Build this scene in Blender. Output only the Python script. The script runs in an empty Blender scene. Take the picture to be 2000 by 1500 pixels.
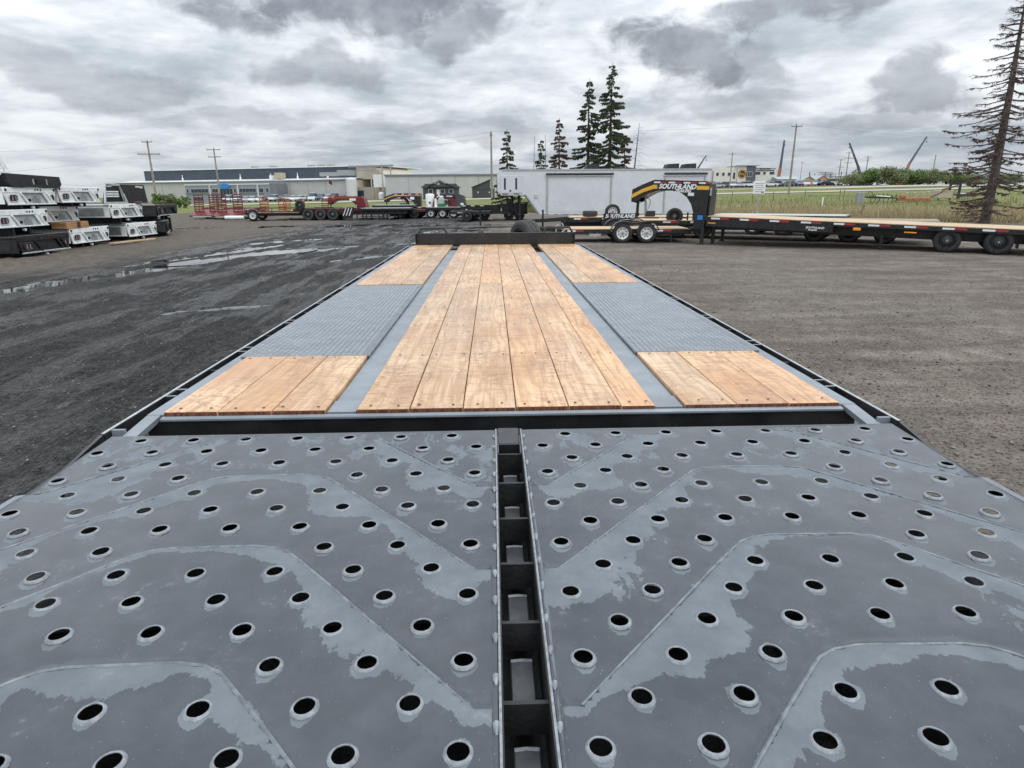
import bpy, bmesh, math, random
import numpy as np
from mathutils import Vector, Matrix, geometry
R = math.radians
random.seed(11)
S = bpy.context.scene
COL = S.collection

# ------------------------------------------------------------------ camera
CAM_H = 1.626
PITCH, YAW, ROLL, FPX = 0.2922, 0.02875, -0.00658, 1230.0      # fitted to the planks of the deck
cam = bpy.data.cameras.new('camera'); camo = bpy.data.objects.new('camera', cam); COL.objects.link(camo)
cam.sensor_width = 36; cam.lens = 36 * FPX / 2000; cam.clip_start = 0.02; cam.clip_end = 6000
FW = Vector((math.sin(YAW)*math.cos(PITCH), math.cos(YAW)*math.cos(PITCH), -math.sin(PITCH)))
_r = Vector((math.cos(YAW), -math.sin(YAW), 0)); _u = _r.cross(FW)
RT = _r*math.cos(ROLL) + _u*math.sin(ROLL); UP = -_r*math.sin(ROLL) + _u*math.cos(ROLL)
M3 = Matrix((RT, UP, -FW)).transposed()
camo.matrix_world = Matrix.Translation((0, 0, CAM_H)) @ M3.to_4x4()
S.camera = camo
def ray(x, y): return FW + RT*((x-1000)/FPX) - UP*((y-750)/FPX)

# ------------------------------------------------------------------ node helpers
class N:
    def __init__(s, tree): s.t = tree; s.n = tree.nodes; s.l = tree.links
    def add(s, kind, **kw):
        n = s.n.new(kind)
        for k, v in kw.items():
            if k.startswith('i_'):
                k = k[2:]; k = int(k) if k.isdigit() else k.replace('_', ' ')
                sock = n.inputs[k]
                if hasattr(v, 'is_output'): s.l.new(v, sock)
                else: sock.default_value = v
            else: setattr(n, k, v)
        return n
    def math(s, op, a, b=None, c=None, clamp=False):
        n = s.n.new('ShaderNodeMath'); n.operation = op; n.use_clamp = clamp
        for i, v in enumerate((a, b, c)):
            if v is None: continue
            if hasattr(v, 'is_output'): s.l.new(v, n.inputs[i])
            else: n.inputs[i].default_value = v
        return n.outputs[0]
    def mix(s, f, a, b, mode='MIX'):
        n = s.n.new('ShaderNodeMix'); n.data_type = 'RGBA'; n.blend_type = mode
        for k, sock, v in ((0, n.inputs[0], f), (6, n.inputs[6], a), (7, n.inputs[7], b)):
            if hasattr(v, 'is_output'): s.l.new(v, sock)
            elif isinstance(v, (tuple, list)): sock.default_value = (*v[:3], 1)
            else: sock.default_value = v if k == 0 else (v, v, v, 1)
        return n.outputs[2]
    def smooth(s, v, a, b, to0=0., to1=1.):
        n = s.n.new('ShaderNodeMapRange'); n.interpolation_type = 'SMOOTHSTEP'
        s.l.new(v, n.inputs[0]) if hasattr(v, 'is_output') else None
        for i, q in zip((1, 2, 3, 4), (a, b, to0, to1)): n.inputs[i].default_value = q
        return n.outputs[0]
    def noise(s, vec, scale, detail=4, rough=.55, dist=0, dim='3D'):
        n = s.n.new('ShaderNodeTexNoise'); n.noise_dimensions = dim
        if vec is not None: s.l.new(vec, n.inputs['Vector'])
        n.inputs['Scale'].default_value = scale; n.inputs['Detail'].default_value = detail
        n.inputs['Roughness'].default_value = rough; n.inputs['Distortion'].default_value = dist
        return n.outputs[0]
    def mapping(s, vec, scale=(1, 1, 1), rot=(0, 0, 0), loc=(0, 0, 0)):
        n = s.n.new('ShaderNodeMapping'); s.l.new(vec, n.inputs[0])
        n.inputs['Scale'].default_value = scale; n.inputs['Rotation'].default_value = rot
        if hasattr(loc, 'is_output'): s.l.new(loc, n.inputs['Location'])
        else: n.inputs['Location'].default_value = loc
        return n.outputs[0]

# ------------------------------------------------------------------ sky
SUN_EL, SUN_AZ = R(56), R(140)       # behind the cloud, over the right shoulder
W = bpy.data.worlds.new('World'); S.world = W; W.use_nodes = True
w = N(W.node_tree); w.n.clear()
out = w.add('ShaderNodeOutputWorld'); bg = w.add('ShaderNodeBackground')
w.l.new(bg.outputs[0], out.inputs[0])
sky = w.add('ShaderNodeTexSky', sky_type='NISHITA', sun_disc=False, sun_elevation=SUN_EL, sun_rotation=SUN_AZ)
tc = w.add('ShaderNodeTexCoord'); D = tc.outputs['Generated']
sep = w.add('ShaderNodeSeparateXYZ'); w.l.new(D, sep.inputs[0])
dx, dy, dz = sep.outputs
dzc = w.math('MAXIMUM', dz, 0.0)
h = w.math('ADD', dzc, 0.16)
comb = w.add('ShaderNodeCombineXYZ', i_0=w.math('DIVIDE', dx, h), i_1=w.math('DIVIDE', dy, h))
P = comb.outputs[0]
n1 = w.noise(P, 1.25, 9, .60, .25)
n2 = w.noise(w.mapping(P, (1, 1, 1), loc=(7.3, 2.1, 4)), 0.32, 4, .5)
n3 = w.noise(w.mapping(P, (1, 1, 1), loc=(1.3, 9.1, 2)), 4.2, 6, .62, .2)
layer = w.math('ADD', w.math('MULTIPLY', n1, .62), w.math('ADD', w.math('MULTIPLY', n2, .28), w.math('MULTIPLY', n3, .16)))
t = w.smooth(layer, .40, .66)
# heavier individual clouds, by azimuth and elevation, with ragged edges
az = w.math('ARCTAN2', dx, dy); el = w.math('ARCSINE', dz)
ang = w.add('ShaderNodeCombineXYZ', i_0=az, i_1=w.math('MULTIPLY', el, 1.5)).outputs[0]
edge = w.noise(ang, 17, 10, .62, .6)
rag = w.math('MULTIPLY', w.math('SUBTRACT', edge, .5), 2.8)
wa = w.math('ADD', az, w.math('MULTIPLY', w.math('SUBTRACT', w.noise(ang, 5.5, 3, .5), .5), .26)); we = w.math('ADD', el, w.math('MULTIPLY', w.math('SUBTRACT', w.noise(w.mapping(ang, loc=(5, 3, 1)), 7.0, 3, .5), .5), .12))
def azel(x, y):
    d = ray(x, y).normalized(); return math.atan2(d.x, d.y), math.asin(d.z)
dark = None
for (x, y, rx, ry, k) in [(700, 18, 290, 62, 1.), (890, 62, 120, 36, .85), (1330, 95, 195, 75, .95), (1570, 8, 210, 44, .9), (1800, 165, 140, 58, .75), (1510, 120, 80, 40, .6),
                          (620, 152, 120, 40, .6), (190, 150, 230, 45, .45), (1430, 205, 150, 32, .4), (1720, 240, 190, 22, .45), (900, 248, 190, 16, .35), (480, 240, 240, 18, .35)]:
    a0, e0 = azel(x, y); ra = abs(azel(x+rx, y)[0]-a0); re = abs(azel(x, y+ry)[1]-e0)
    u = w.math('DIVIDE', w.math('SUBTRACT', wa, a0), ra); v = w.math('DIVIDE', w.math('SUBTRACT', we, e0), re)
    q = w.math('ADD', w.math('ADD', w.math('MULTIPLY', u, u), w.math('MULTIPLY', v, v)), rag)
    m = w.smooth(q, .35, 1.45, k, 0.)
    dark = m if dark is None else w.math('MAXIMUM', dark, m)
thin = w.mix(t, (.97, 1.01, 1.05), (.445, .51, .575))
heavy = w.mix(w.smooth(w.noise(ang, 12, 5, .6), .3, .7), (.225, .258, .30), (.40, .44, .49))
cloud = w.mix(dark, thin, heavy)
lowband = w.smooth(dz, 0.0, 0.07, .45, 0.)
cloud = w.mix(lowband, cloud, (.66, .72, .77))
# an overcast sky is brighter overhead than at the horizon
ov = w.math('MULTIPLY_ADD', dzc, 1.62, .80)
cl = w.add('ShaderNodeVectorMath', operation='SCALE'); w.l.new(cloud, cl.inputs[0]); w.l.new(ov, cl.inputs['Scale'])
sk = w.add('ShaderNodeVectorMath', operation='SCALE', i_Scale=0.09); w.l.new(sky.outputs[0], sk.inputs[0])
cover = w.smooth(layer, .33, .40, .80, 1.)
w.l.new(w.mix(cover, sk.outputs[0], cl.outputs[0]), bg.inputs[0])
bg.inputs[1].default_value = 1.0
sun = bpy.data.lights.new('sun', 'SUN'); sun.energy = 1.1; sun.angle = R(25); sun.color = (1, .965, .91)
suno = bpy.data.objects.new('sun', sun); COL.objects.link(suno)
sd = Vector((math.sin(SUN_AZ)*math.cos(SUN_EL), math.cos(SUN_AZ)*math.cos(SUN_EL), math.sin(SUN_EL)))
suno.rotation_euler = sd.to_track_quat('Z', 'Y').to_euler()
S.view_settings.view_transform = 'Standard'; S.view_settings.look = 'None'; S.view_settings.exposure = 0.0; S.view_settings.gamma = 1
S.view_settings.use_curve_mapping = False

# ------------------------------------------------------------------ materials
MATS = {}
def newmat(name):
    m = bpy.data.materials.new(name); m.use_nodes = True; n = N(m.node_tree)
    MATS[name] = m; return m, n, n.n['Principled BSDF']
def pm(name, col, rough=.5, metal=0., var=.2, scale=6., bump=0., bscale=40., dirt=None, coat=0., rvar=.12):
    m, n, b = newmat(name)
    tcn = n.add('ShaderNodeTexCoord'); o = tcn.outputs['Object']
    oi = n.add('ShaderNodeObjectInfo')
    offs = n.add('ShaderNodeVectorMath', operation='SCALE', i_Scale=31.); 
    cx = n.add('ShaderNodeCombineXYZ', i_0=oi.outputs['Random'], i_1=oi.outputs['Random']); n.l.new(cx.outputs[0], offs.inputs[0])
    ov_ = n.add('ShaderNodeVectorMath', operation='ADD'); n.l.new(o, ov_.inputs[0]); n.l.new(offs.outputs[0], ov_.inputs[1]); o = ov_.outputs[0]
    f = n.smooth(n.noise(o, scale, 6, .6), .3, .7)
    lo = tuple(c*(1-var) for c in col); hi = tuple(min(1, c*(1+var*.8)) for c in col)
    c = n.mix(f, lo, hi)
    if dirt:
        c = n.mix(n.smooth(n.noise(o, scale*.6, 8, .7), .50, .72, 0, dirt[3]), c, dirt[:3])
    n.l.new(c, b.inputs['Base Color'])
    n.l.new(n.smooth(n.noise(o, scale*1.7, 4, .6), .25, .75, max(.02, rough-rvar), min(1, rough+rvar)), b.inputs['Roughness'])
    b.inputs['Metallic'].default_value = metal; b.inputs['Coat Weight'].default_value = coat
    if bump:
        bn = n.add('ShaderNodeBump', i_Strength=bump, i_Distance=.01); n.l.new(n.noise(o, bscale, 5, .6), bn.inputs['Height']); n.l.new(bn.outputs[0], b.inputs['Normal'])
    return m
pm('black_paint', (.016, .016, .018), .32, var=.3, dirt=(.07, .068, .064, .25))
pm('black_rough', (.014, .014, .015), .55, var=.4, bump=.3, bscale=90, dirt=(.05, .048, .045, .35))
pm('rubber', (.022, .022, .023), .75, var=.3, scale=14, dirt=(.08, .075, .068, .4), bump=.2)
pm('dusty_rubber', (.045, .045, .046), .8, var=.3, scale=14, dirt=(.11, .10, .09, .4), bump=.2)
pm('white_paint', (.76, .78, .78), .35, var=.05, dirt=(.55, .54, .51, .35))
pm('bed_white', (.80, .83, .82), .4, var=.1, dirt=(.42, .42, .40, .4))
pm('trailer_white', (.60, .63, .66), .28, var=.05, scale=1.2, dirt=(.55, .57, .59, .2), coat=.3)
pm('bed_grey', (.42, .46, .47), .45, var=.14, dirt=(.25, .25, .24, .4))
pm('mesh_grey', (.22, .245, .25), .5, var=.2)
pm('dark_hole', (.012, .012, .013), .8)
pm('grey_steel', (.20, .228, .26), .34, metal=.0, var=.16, scale=5, dirt=(.16, .17, .18, .6), bump=.04, bscale=60)
pm('edge_steel', (.42, .44, .46), .4, metal=.3, var=.2, scale=30)
pm('galv', (.45, .47, .48), .4, metal=.6, var=.15)
pm('rim_white', (.75, .76, .76), .35, var=.06)
pm('rim_black', (.02, .02, .021), .4)
pm('nut_grey', (.35, .35, .36), .35, metal=.7)
pm('red_paint', (.135, .012, .014), .42, var=.25, dirt=(.12, .03, .025, .4))
pm('dark_red', (.075, .014, .015), .5, var=.3)
pm('orange_paint', (.30, .075, .025), .5, var=.2)
pm('yellow_paint', (.78, .42, .04), .4, var=.08)
pm('blue_sign', (.03, .22, .62), .35, var=.05)
pm('green_paint', (.02, .13, .07), .45, var=.2)
pm('tape_white', (.80, .82, .82), .3, var=.06)
pm('tape_red', (.38, .03, .04), .3, var=.15)
pm('amber', (.85, .32, .03), .2, var=.1)
pm('lamp_red', (.11, .014, .014), .2, var=.2)
pm('deck_pine', (.50, .36, .22), .6, var=.15, scale=3)
pm('old_pine', (.27, .22, .16), .7, var=.15, scale=3)
pm('crate_wood', (.42, .22, .10), .65, var=.3, scale=5)
pm('weathered_wood', (.20, .165, .13), .85, var=.3, scale=4, bump=.4)
pm('pole_wood', (.28, .25, .21), .85, var=.25, scale=2, bump=.3)
pm('factory_wall', (.46, .465, .45), .7, var=.06, scale=.4)
pm('factory_trim', (.62, .62, .60), .6, var=.05, scale=.5)
pm('roof_blue', (.055, .072, .095), .8, var=.1, scale=.3)
pm('seam_grey', (.28, .285, .285), .7, var=.1)
pm('beige_wall', (.42, .38, .31), .7, var=.08, scale=.4)
pm('annex_grey', (.26, .295, .32), .5, var=.08, scale=.6)
pm('annex_dark', (.17, .18, .20), .5, var=.1, scale=.6)
pm('glass_dark', (.03, .045, .065), .08, var=.2, scale=1.)
pm('house_dark', (.06, .064, .07), .7, var=.15)
pm('shingle', (.075, .08, .085), .9, var=.25, scale=2, bump=.4)
pm('office_stone', (.66, .64, .58), .7, var=.06, scale=.4)
pm('office_dark', (.10, .10, .125), .5, var=.1)
pm('concrete', (.36, .355, .34), .85, var=.12, bump=.2)
pm('pad_grey', (.06, .064, .07), .4, var=.3, scale=30)
pm('awning_dark', (.035, .025, .025), .5)
pm('dead_bark', (.105, .080, .072), .95, var=.35, scale=5, bump=.5)
pm('bark', (.085, .065, .05), .95, var=.3, scale=5, bump=.5)
pm('tan_box', (.42, .37, .27), .7, var=.15)
pm('hut_brown', (.46, .23, .12), .75, var=.12)
pm('teal_roof', (.33, .385, .385), .6, var=.1)
pm('crane_orange', (.36, .125, .07), .5)
pm('crane_dark', (.09, .10, .13), .5)
pm('wire', (.12, .12, .13), .6)
for nm, c in dict(car_white=(.74, .75, .75), car_silver=(.42, .44, .46), car_dark=(.03, .032, .038), car_blue=(.045, .07, .16), car_red=(.28, .02, .02), car_grey=(.16, .17, .18)).items():
    pm(nm, c, .25, var=.04, coat=.6)

def leafmat(name, a, b, tr=.25, scale=.8):
    m, n, p = newmat(name)
    g = n.add('ShaderNodeNewGeometry')
    f = n.smooth(n.noise(g.outputs['Position'], scale, 4, .6), .32, .68)
    r = n.add('ShaderNodeObjectInfo').outputs['Random']
    n.l.new(n.mix(f, a, b), p.inputs['Base Color']); p.inputs['Roughness'].default_value = .75
    p.inputs['Specular IOR Level'].default_value = .25
    return m
leafmat('needles', (.045, .060, .036), (.105, .115, .062), scale=1.2)
leafmat('needles_brown', (.07, .05, .036), (.17, .105, .07), scale=1.2)
leafmat('leaves', (.075, .13, .04), (.19, .26, .09), scale=.6)
leafmat('leaves_olive', (.12, .14, .065), (.23, .25, .13), scale=.6)
leafmat('dead_twigs', (.075, .056, .055), (.14, .10, .088), scale=1.5)

# planks: rough sawn spruce
m, n, b = newmat('plank')
tcn = n.add('ShaderNodeTexCoord'); o = tcn.outputs['Object']; oi = n.add('ShaderNodeObjectInfo'); rnd = oi.outputs['Random']
off = n.add('ShaderNodeCombineXYZ', i_0=n.math('MULTIPLY', rnd, 37.), i_1=n.math('MULTIPLY', rnd, 91.), i_2=n.math('MULTIPLY', rnd, 13.)).outputs[0]
va = n.add('ShaderNodeVectorMath', operation='ADD'); n.l.new(o, va.inputs[0]); n.l.new(off, va.inputs[1]); q = va.outputs[0]
sp = n.add('ShaderNodeSeparateXYZ'); n.l.new(o, sp.inputs[0])
warp = n.noise(n.mapping(q, (4.5, 1.3, 1)), 1.0, 3, .5)
# growth rings: distorted cylinders along the board
ringc = n.math('ADD', n.math('MULTIPLY', n.math('ABSOLUTE', n.math('ADD', sp.outputs[0], n.math('MULTIPLY', n.math('SUBTRACT', rnd, .5), .08))), 58.), n.math('MULTIPLY', warp, 15.))
ring = n.math('SINE', n.math('MULTIPLY', ringc, 2.2))
ringf = n.smooth(ring, -.1, 1.0)
fib = n.noise(n.mapping(q, (120, 3.2, 1)), 1., 5, .65)
big = n.noise(n.mapping(q, (3.5, 1.5, 1)), 1., 4, .6)
base = n.mix(n.smooth(big, .3, .7), (.54, .315, .148), (.80, .570, .335))
hue = n.mix(rnd, (1.08, .93, .80), (.86, .90, .96)); base = n.mix(1., base, hue, 'MULTIPLY')
c1 = n.mix(n.math('MULTIPLY', ringf, .50), base, (.42, .225, .105))
c2 = n.mix(n.smooth(fib, .44, .68, 0., .55), c1, (.34, .17, .075))
# saw chatter: fine marks across the board
chat = n.math('SINE', n.math('MULTIPLY', n.math('ADD', sp.outputs[1], n.math('MULTIPLY', n.noise(n.mapping(q, (9, 2, 1)), 1., 3), .09)), 520.))
chm = n.smooth(n.noise(n.mapping(q, (5, 2.6, 1)), 1., 3), .45, .68)
c3 = n.mix(n.math('MULTIPLY', n.smooth(chat, .2, 1.), n.math('MULTIPLY', chm, .75)), c2, (.27, .135, .065))
# torn grain swirls around knots, running across
sw = n.noise(n.mapping(q, (8, 17, 1)), 1., 4, .62, 1.1)
swm = n.math('MULTIPLY', n.smooth(n.math('ABSOLUTE', n.math('SUBTRACT', sw, .5)), 0., .03, 1., 0.), n.smooth(n.noise(n.mapping(q, (3, 4, 1)), 1., 2), .46, .62))
c4 = n.mix(n.math('MULTIPLY', swm, .85), c3, (.25, .115, .055))
vo = n.add('ShaderNodeTexVoronoi', i_Scale=1.); n.l.new(n.mapping(q, (5.5, 2.1, 1)), vo.inputs['Vector'])
kn = n.smooth(vo.outputs['Distance'], .03, .075, 1., 0.)
knm = n.math('MULTIPLY', kn, n.smooth(n.noise(n.mapping(q, (1.3, 1.3, 1)), 1., 1), .5, .55))
c5 = n.mix(n.math('MULTIPLY', knm, .75), c4, (.22, .085, .035))
# broad wavy marks across the board
sw2 = n.noise(n.mapping(q, (4.0, 13, 1), loc=(3, 1, 2)), 1., 5, .66, .9)
m2 = n.math('MULTIPLY', n.smooth(n.math('ABSOLUTE', n.math('SUBTRACT', sw2, .5)), 0., .040, 1., 0.), n.smooth(n.noise(n.mapping(q, (4, 1.7, 1)), 1., 2), .36, .56))
c5 = n.mix(n.math('MULTIPLY', m2, .55), c5, (.25, .115, .055))
c5 = n.mix(n.smooth(n.noise(n.mapping(q, (14, 30, 1)), 1., 5, .7), .50, .68, 0., .38), c5, (.31, .155, .075))
# worn pale streak down the middle
pale = n.smooth(n.noise(n.mapping(q, (16, .7, 1)), 1., 5, .7), .54, .74, 0., .55)
c6 = n.mix(pale, c5, (.76, .575, .385))
gn = n.add('ShaderNodeTexCoord').outputs['Normal']; gs = n.add('ShaderNodeSeparateXYZ'); n.l.new(gn, gs.inputs[0])
c6 = n.mix(n.smooth(n.math('ABSOLUTE', gs.outputs[1]), .8, .9), c6, n.mix(n.smooth(fib, .4, .6), (.09, .028, .014), (.19, .075, .035)))
n.l.new(c6, b.inputs['Base Color'])
n.l.new(n.smooth(n.noise(n.mapping(q, (2.5, 1.2, 1)), 1., 4), .35, .65, .26, .5), b.inputs['Roughness'])
b.inputs['Coat Weight'].default_value = .3; b.inputs['Coat Roughness'].default_value = .32
bn = n.add('ShaderNodeBump', i_Strength=.35, i_Distance=.003); n.l.new(n.math('ADD', fib, n.math('MULTIPLY', chat, .1)), bn.inputs['Height']); n.l.new(bn.outputs[0], b.inputs['Normal'])

# ramp plate: grey primer, rain water lying in the low parts and dry where the plate stands proud ("dry" is stored per vertex)
m, n, b = newmat('ramp_plate')
tcn = n.add('ShaderNodeTexCoord'); o = tcn.outputs['Object']
at = n.add('ShaderNodeAttribute', attribute_name='dry', attribute_type='GEOMETRY')
e1 = n.noise(n.mapping(o, (1, .55, 1)), 24, 9, .66, .5); e2 = n.noise(o, 95, 4, .6)
dv = n.math('ADD', at.outputs['Fac'], n.math('ADD', n.math('MULTIPLY', n.math('SUBTRACT', e1, .5), 1.0), n.math('MULTIPLY', n.math('SUBTRACT', e2, .5), .22)))
dry = n.smooth(dv, .49, .53)
mott = n.noise(o, 14, 6, .6); spk = n.noise(o, 420, 2, .5)
cw = n.mix(n.smooth(mott, .3, .7), (.030, .037, .047), (.046, .056, .069))
cd = n.mix(n.smooth(mott, .3, .7), (.090, .106, .124), (.128, .148, .169))
c = n.mix(dry, cw, cd)
c = n.mix(n.smooth(n.noise(o, 230, 3, .6), .68, .76, 0., .5), c, (.42, .43, .44))
c = n.mix(n.math('MULTIPLY', n.smooth(n.noise(o, 7, 9, .75), .56, .7), n.smooth(n.noise(o, 60, 4, .7), .5, .62, 0., .35)), c, (.30, .315, .33))
n.l.new(c, b.inputs['Base Color'])
rw = n.smooth(n.noise(o, 9, 5, .6), .3, .7, .10, .22)
mr = n.add('ShaderNodeMix'); n.l.new(dry, mr.inputs[0]); n.l.new(rw, mr.inputs[2]); mr.inputs[3].default_value = .5
n.l.new(mr.outputs[0], b.inputs['Roughness']); b.inputs['Specular IOR Level'].default_value = .6
bn = n.add('ShaderNodeBump', i_Strength=.25, i_Distance=.002)
n.l.new(n.math('ADD', n.math('MULTIPLY', n.noise(o, 160, 4, .6), dry), n.math('ADD', n.math('MULTIPLY', dry, .5), n.math('MULTIPLY', n.noise(o, 5, 2), 3.))), bn.inputs['Height']); n.l.new(bn.outputs[0], b.inputs['Normal'])
pm('collar_steel', (.24, .26, .28), .38, var=.3, scale=60, dirt=(.14, .15, .16, .5), bump=.3, bscale=300)
pm('ridge_steel', (.155, .175, .195), .4, var=.35, scale=40, dirt=(.09, .10, .115, .6))
pm('tread_steel', (.15, .168, .19), .30, metal=.25, var=.2, scale=9)
pm('tread_raised', (.34, .365, .395), .28, metal=.5, var=.2, scale=20)

# yard: crushed stone and wet dirt
m, n, b = newmat('yard_gravel')
g = n.add('ShaderNodeNewGeometry').outputs['Position']; sp = n.add('ShaderNodeSeparateXYZ'); n.l.new(g, sp.inputs[0])
X, Y = sp.outputs[0], sp.outputs[1]
side = n.math('ADD', X, n.math('MULTIPLY', n.math('SUBTRACT', n.noise(g, .12, 4), .5), 9.))
right = n.smooth(side, -3.5, 2.5)
farl = n.math('MULTIPLY', n.smooth(n.math('ADD', X, n.math('MULTIPLY', n.noise(g, .3, 4), 3.)), -10.5, -7.0, 1., 0.), n.smooth(Y, 12., 17.))
wetm = n.math('SUBTRACT', 1., n.math('MAXIMUM', right, n.math('MULTIPLY', farl, .85)))
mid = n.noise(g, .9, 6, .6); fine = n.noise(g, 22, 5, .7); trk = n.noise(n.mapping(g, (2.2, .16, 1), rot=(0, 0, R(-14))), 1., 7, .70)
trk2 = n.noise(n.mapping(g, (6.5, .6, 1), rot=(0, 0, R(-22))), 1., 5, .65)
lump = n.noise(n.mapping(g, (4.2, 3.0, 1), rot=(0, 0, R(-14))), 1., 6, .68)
clod_shade = n.noise(n.mapping(g, (8.5, 2.6, 1), rot=(0, 0, R(-18))), 1., 6, .72)  # drives the bump and also the shade painted into the colour
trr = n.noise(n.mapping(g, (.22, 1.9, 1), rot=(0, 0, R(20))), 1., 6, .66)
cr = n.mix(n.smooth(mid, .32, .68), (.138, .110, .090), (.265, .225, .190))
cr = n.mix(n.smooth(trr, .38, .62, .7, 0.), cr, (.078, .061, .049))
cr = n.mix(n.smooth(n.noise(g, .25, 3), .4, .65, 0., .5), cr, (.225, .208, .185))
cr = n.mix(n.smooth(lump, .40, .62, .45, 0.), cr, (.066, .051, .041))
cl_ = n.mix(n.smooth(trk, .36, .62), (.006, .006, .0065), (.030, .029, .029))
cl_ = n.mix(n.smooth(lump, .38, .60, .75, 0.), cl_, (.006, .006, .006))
cl_ = n.mix(n.smooth(clod_shade, .38, .50, .85, 0.), cl_, (.003, .003, .003))  # hollows between clods painted dark, shade put into the colour
cl_ = n.mix(n.smooth(clod_shade, .54, .68, 0., .7), cl_, (.085, .081, .077))  # clod tops painted lighter, as if catching light
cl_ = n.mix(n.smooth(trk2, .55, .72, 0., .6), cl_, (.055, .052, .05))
fine_clod_shade = n.noise(n.mapping(g, (17, 6.5, 1), rot=(0, 0, R(-25))), 1., 5, .7)  # finer clod shading, multiplied into the ground colour
cmul = n.math('MULTIPLY', n.smooth(fine_clod_shade, .34, .66, .30, 1.75), n.smooth(n.noise(n.mapping(g, (1.6, .10, 1), rot=(0, 0, R(-16))), 1., 5, .65), .36, .62, .45, 1.5))
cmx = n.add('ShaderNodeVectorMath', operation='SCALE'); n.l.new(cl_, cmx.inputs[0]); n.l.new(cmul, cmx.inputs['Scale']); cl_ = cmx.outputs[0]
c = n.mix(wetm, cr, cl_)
c = n.mix(n.math('MULTIPLY', farl, n.smooth(mid, .2, .8, .5, .9)), c, n.mix(n.smooth(lump, .35, .65), (.060, .046, .033), (.125, .103, .078)))
c = n.mix(n.smooth(fine, .40, .68, 0., .55), c, n.mix(wetm, (.21, .18, .155), (.085, .082, .078)))
c = n.mix(n.smooth(fine, .42, .30, 0., .65), c, n.mix(wetm, (.030, .024, .020), (.008, .008, .008)))
vo = n.add('ShaderNodeTexVoronoi', i_Scale=38.); n.l.new(g, vo.inputs['Vector'])
c = n.mix(n.smooth(vo.outputs['Distance'], .12, .34, .55, 0.), c, n.mix(1., c, n.mix(1., vo.outputs['Color'], (1.9, 1.8, 1.7), 'MULTIPLY'), 'MULTIPLY'))
vs = n.add('ShaderNodeTexVoronoi', i_Scale=11.); n.l.new(g, vs.inputs['Vector'])
c = n.mix(n.smooth(vs.outputs['Distance'], .05, .13, .8, 0.), c, n.mix(wetm, (.34, .31, .28), (.17, .165, .16)))
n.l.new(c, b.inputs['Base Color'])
film = n.math('MULTIPLY', n.smooth(n.math('ADD', n.math('MULTIPLY', trk, .7), n.math('MULTIPLY', n.noise(g, .5, 4, .6), .4)), .56, .50), 1.)
b.inputs['Specular IOR Level'].default_value = .22
rl = n.add('ShaderNodeMix', i_2=.75, i_3=.24); n.l.new(film, rl.inputs[0])
rg_ = n.add('ShaderNodeMix', i_2=.85); n.l.new(wetm, rg_.inputs[0]); n.l.new(rl.outputs[0], rg_.inputs[3])
n.l.new(rg_.outputs[0], b.inputs['Roughness'])
hgt = n.math('ADD', n.math('MULTIPLY', fine, .5), n.math('ADD', n.math('MULTIPLY', n.smooth(vo.outputs['Distance'], 0., .45, 1., 0.), .6), n.math('ADD', n.math('MULTIPLY', n.noise(g, 5, 4), 1.0), n.math('MULTIPLY', n.math('ADD', n.math('ADD', lump, trk2), clod_shade), n.math('MULTIPLY_ADD', wetm, 1.5, .4)))))
bn = n.add('ShaderNodeBump', i_Strength=1., i_Distance=.045); n.l.new(hgt, bn.inputs['Height']); n.l.new(bn.outputs[0], b.inputs['Normal'])

m, n, b = newmat('puddle_water')
g = n.add('ShaderNodeNewGeometry').outputs['Position']
b.inputs['Base Color'].default_value = (.022, .021, .02, 1); b.inputs['Roughness'].default_value = .03; b.inputs['IOR'].default_value = 1.6; b.inputs['Specular IOR Level'].default_value = 1.

m, n, b = newmat('stones')
g = n.add('ShaderNodeNewGeometry')
f = n.add('ShaderNodeTexNoise', i_Scale=9.).outputs[0]
n.l.new(g.outputs['Position'], n.n['Noise Texture'].inputs['Vector']) if 'Noise Texture' in n.n else None
n.l.new(n.mix(g.outputs['Random Per Island'], (.06, .052, .045), (.25, .23, .205)), b.inputs['Base Color']); b.inputs['Roughness'].default_value = .8

m, n, b = newmat('meadow')
g = n.add('ShaderNodeNewGeometry').outputs['Position']; sp = n.add('ShaderNodeSeparateXYZ'); n.l.new(g, sp.inputs[0])
wob = n.math('ADD', sp.outputs[1], n.math('ADD', n.math('MULTIPLY', sp.outputs[0], .62), n.math('MULTIPLY', n.math('SUBTRACT', n.noise(g, .1, 5, .6), .5), 22.)))
dryg = n.smooth(wob, 70., 100., 1., 0.)
dryg = n.math('MULTIPLY', dryg, n.smooth(sp.outputs[0], 5., 14.))
gr = n.mix(n.smooth(n.noise(g, .35, 6, .65), .3, .7), (.105, .14, .045), (.19, .20, .08))
gr = n.mix(n.smooth(n.noise(g, .06, 4, .6), .42, .62, 0., .5), gr, (.21, .19, .10))
dr = n.mix(n.smooth(n.noise(g, 1.1, 6, .65), .3, .7), (.22, .18, .10), (.36, .30, .19))
n.l.new(n.mix(dryg, gr, dr), b.inputs['Base Color']); b.inputs['Roughness'].default_value = .95; b.inputs['Specular IOR Level'].default_value = .1
bn = n.add('ShaderNodeBump', i_Strength=.8, i_Distance=.15); n.l.new(n.noise(g, 3, 6, .7), bn.inputs['Height']); n.l.new(bn.outputs[0], b.inputs['Normal'])
m, n, b = newmat('grass_blade')
g = n.add('ShaderNodeNewGeometry'); at = n.add('ShaderNodeAttribute', attribute_name='dryness', attribute_type='GEOMETRY')
rn = g.outputs['Random Per Island']
n.l.new(n.mix(at.outputs['Fac'], n.mix(rn, (.095, .135, .04), (.21, .225, .085)), n.mix(rn, (.24, .19, .10), (.46, .39, .25))), b.inputs['Base Color']); b.inputs['Roughness'].default_value = .8
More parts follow.
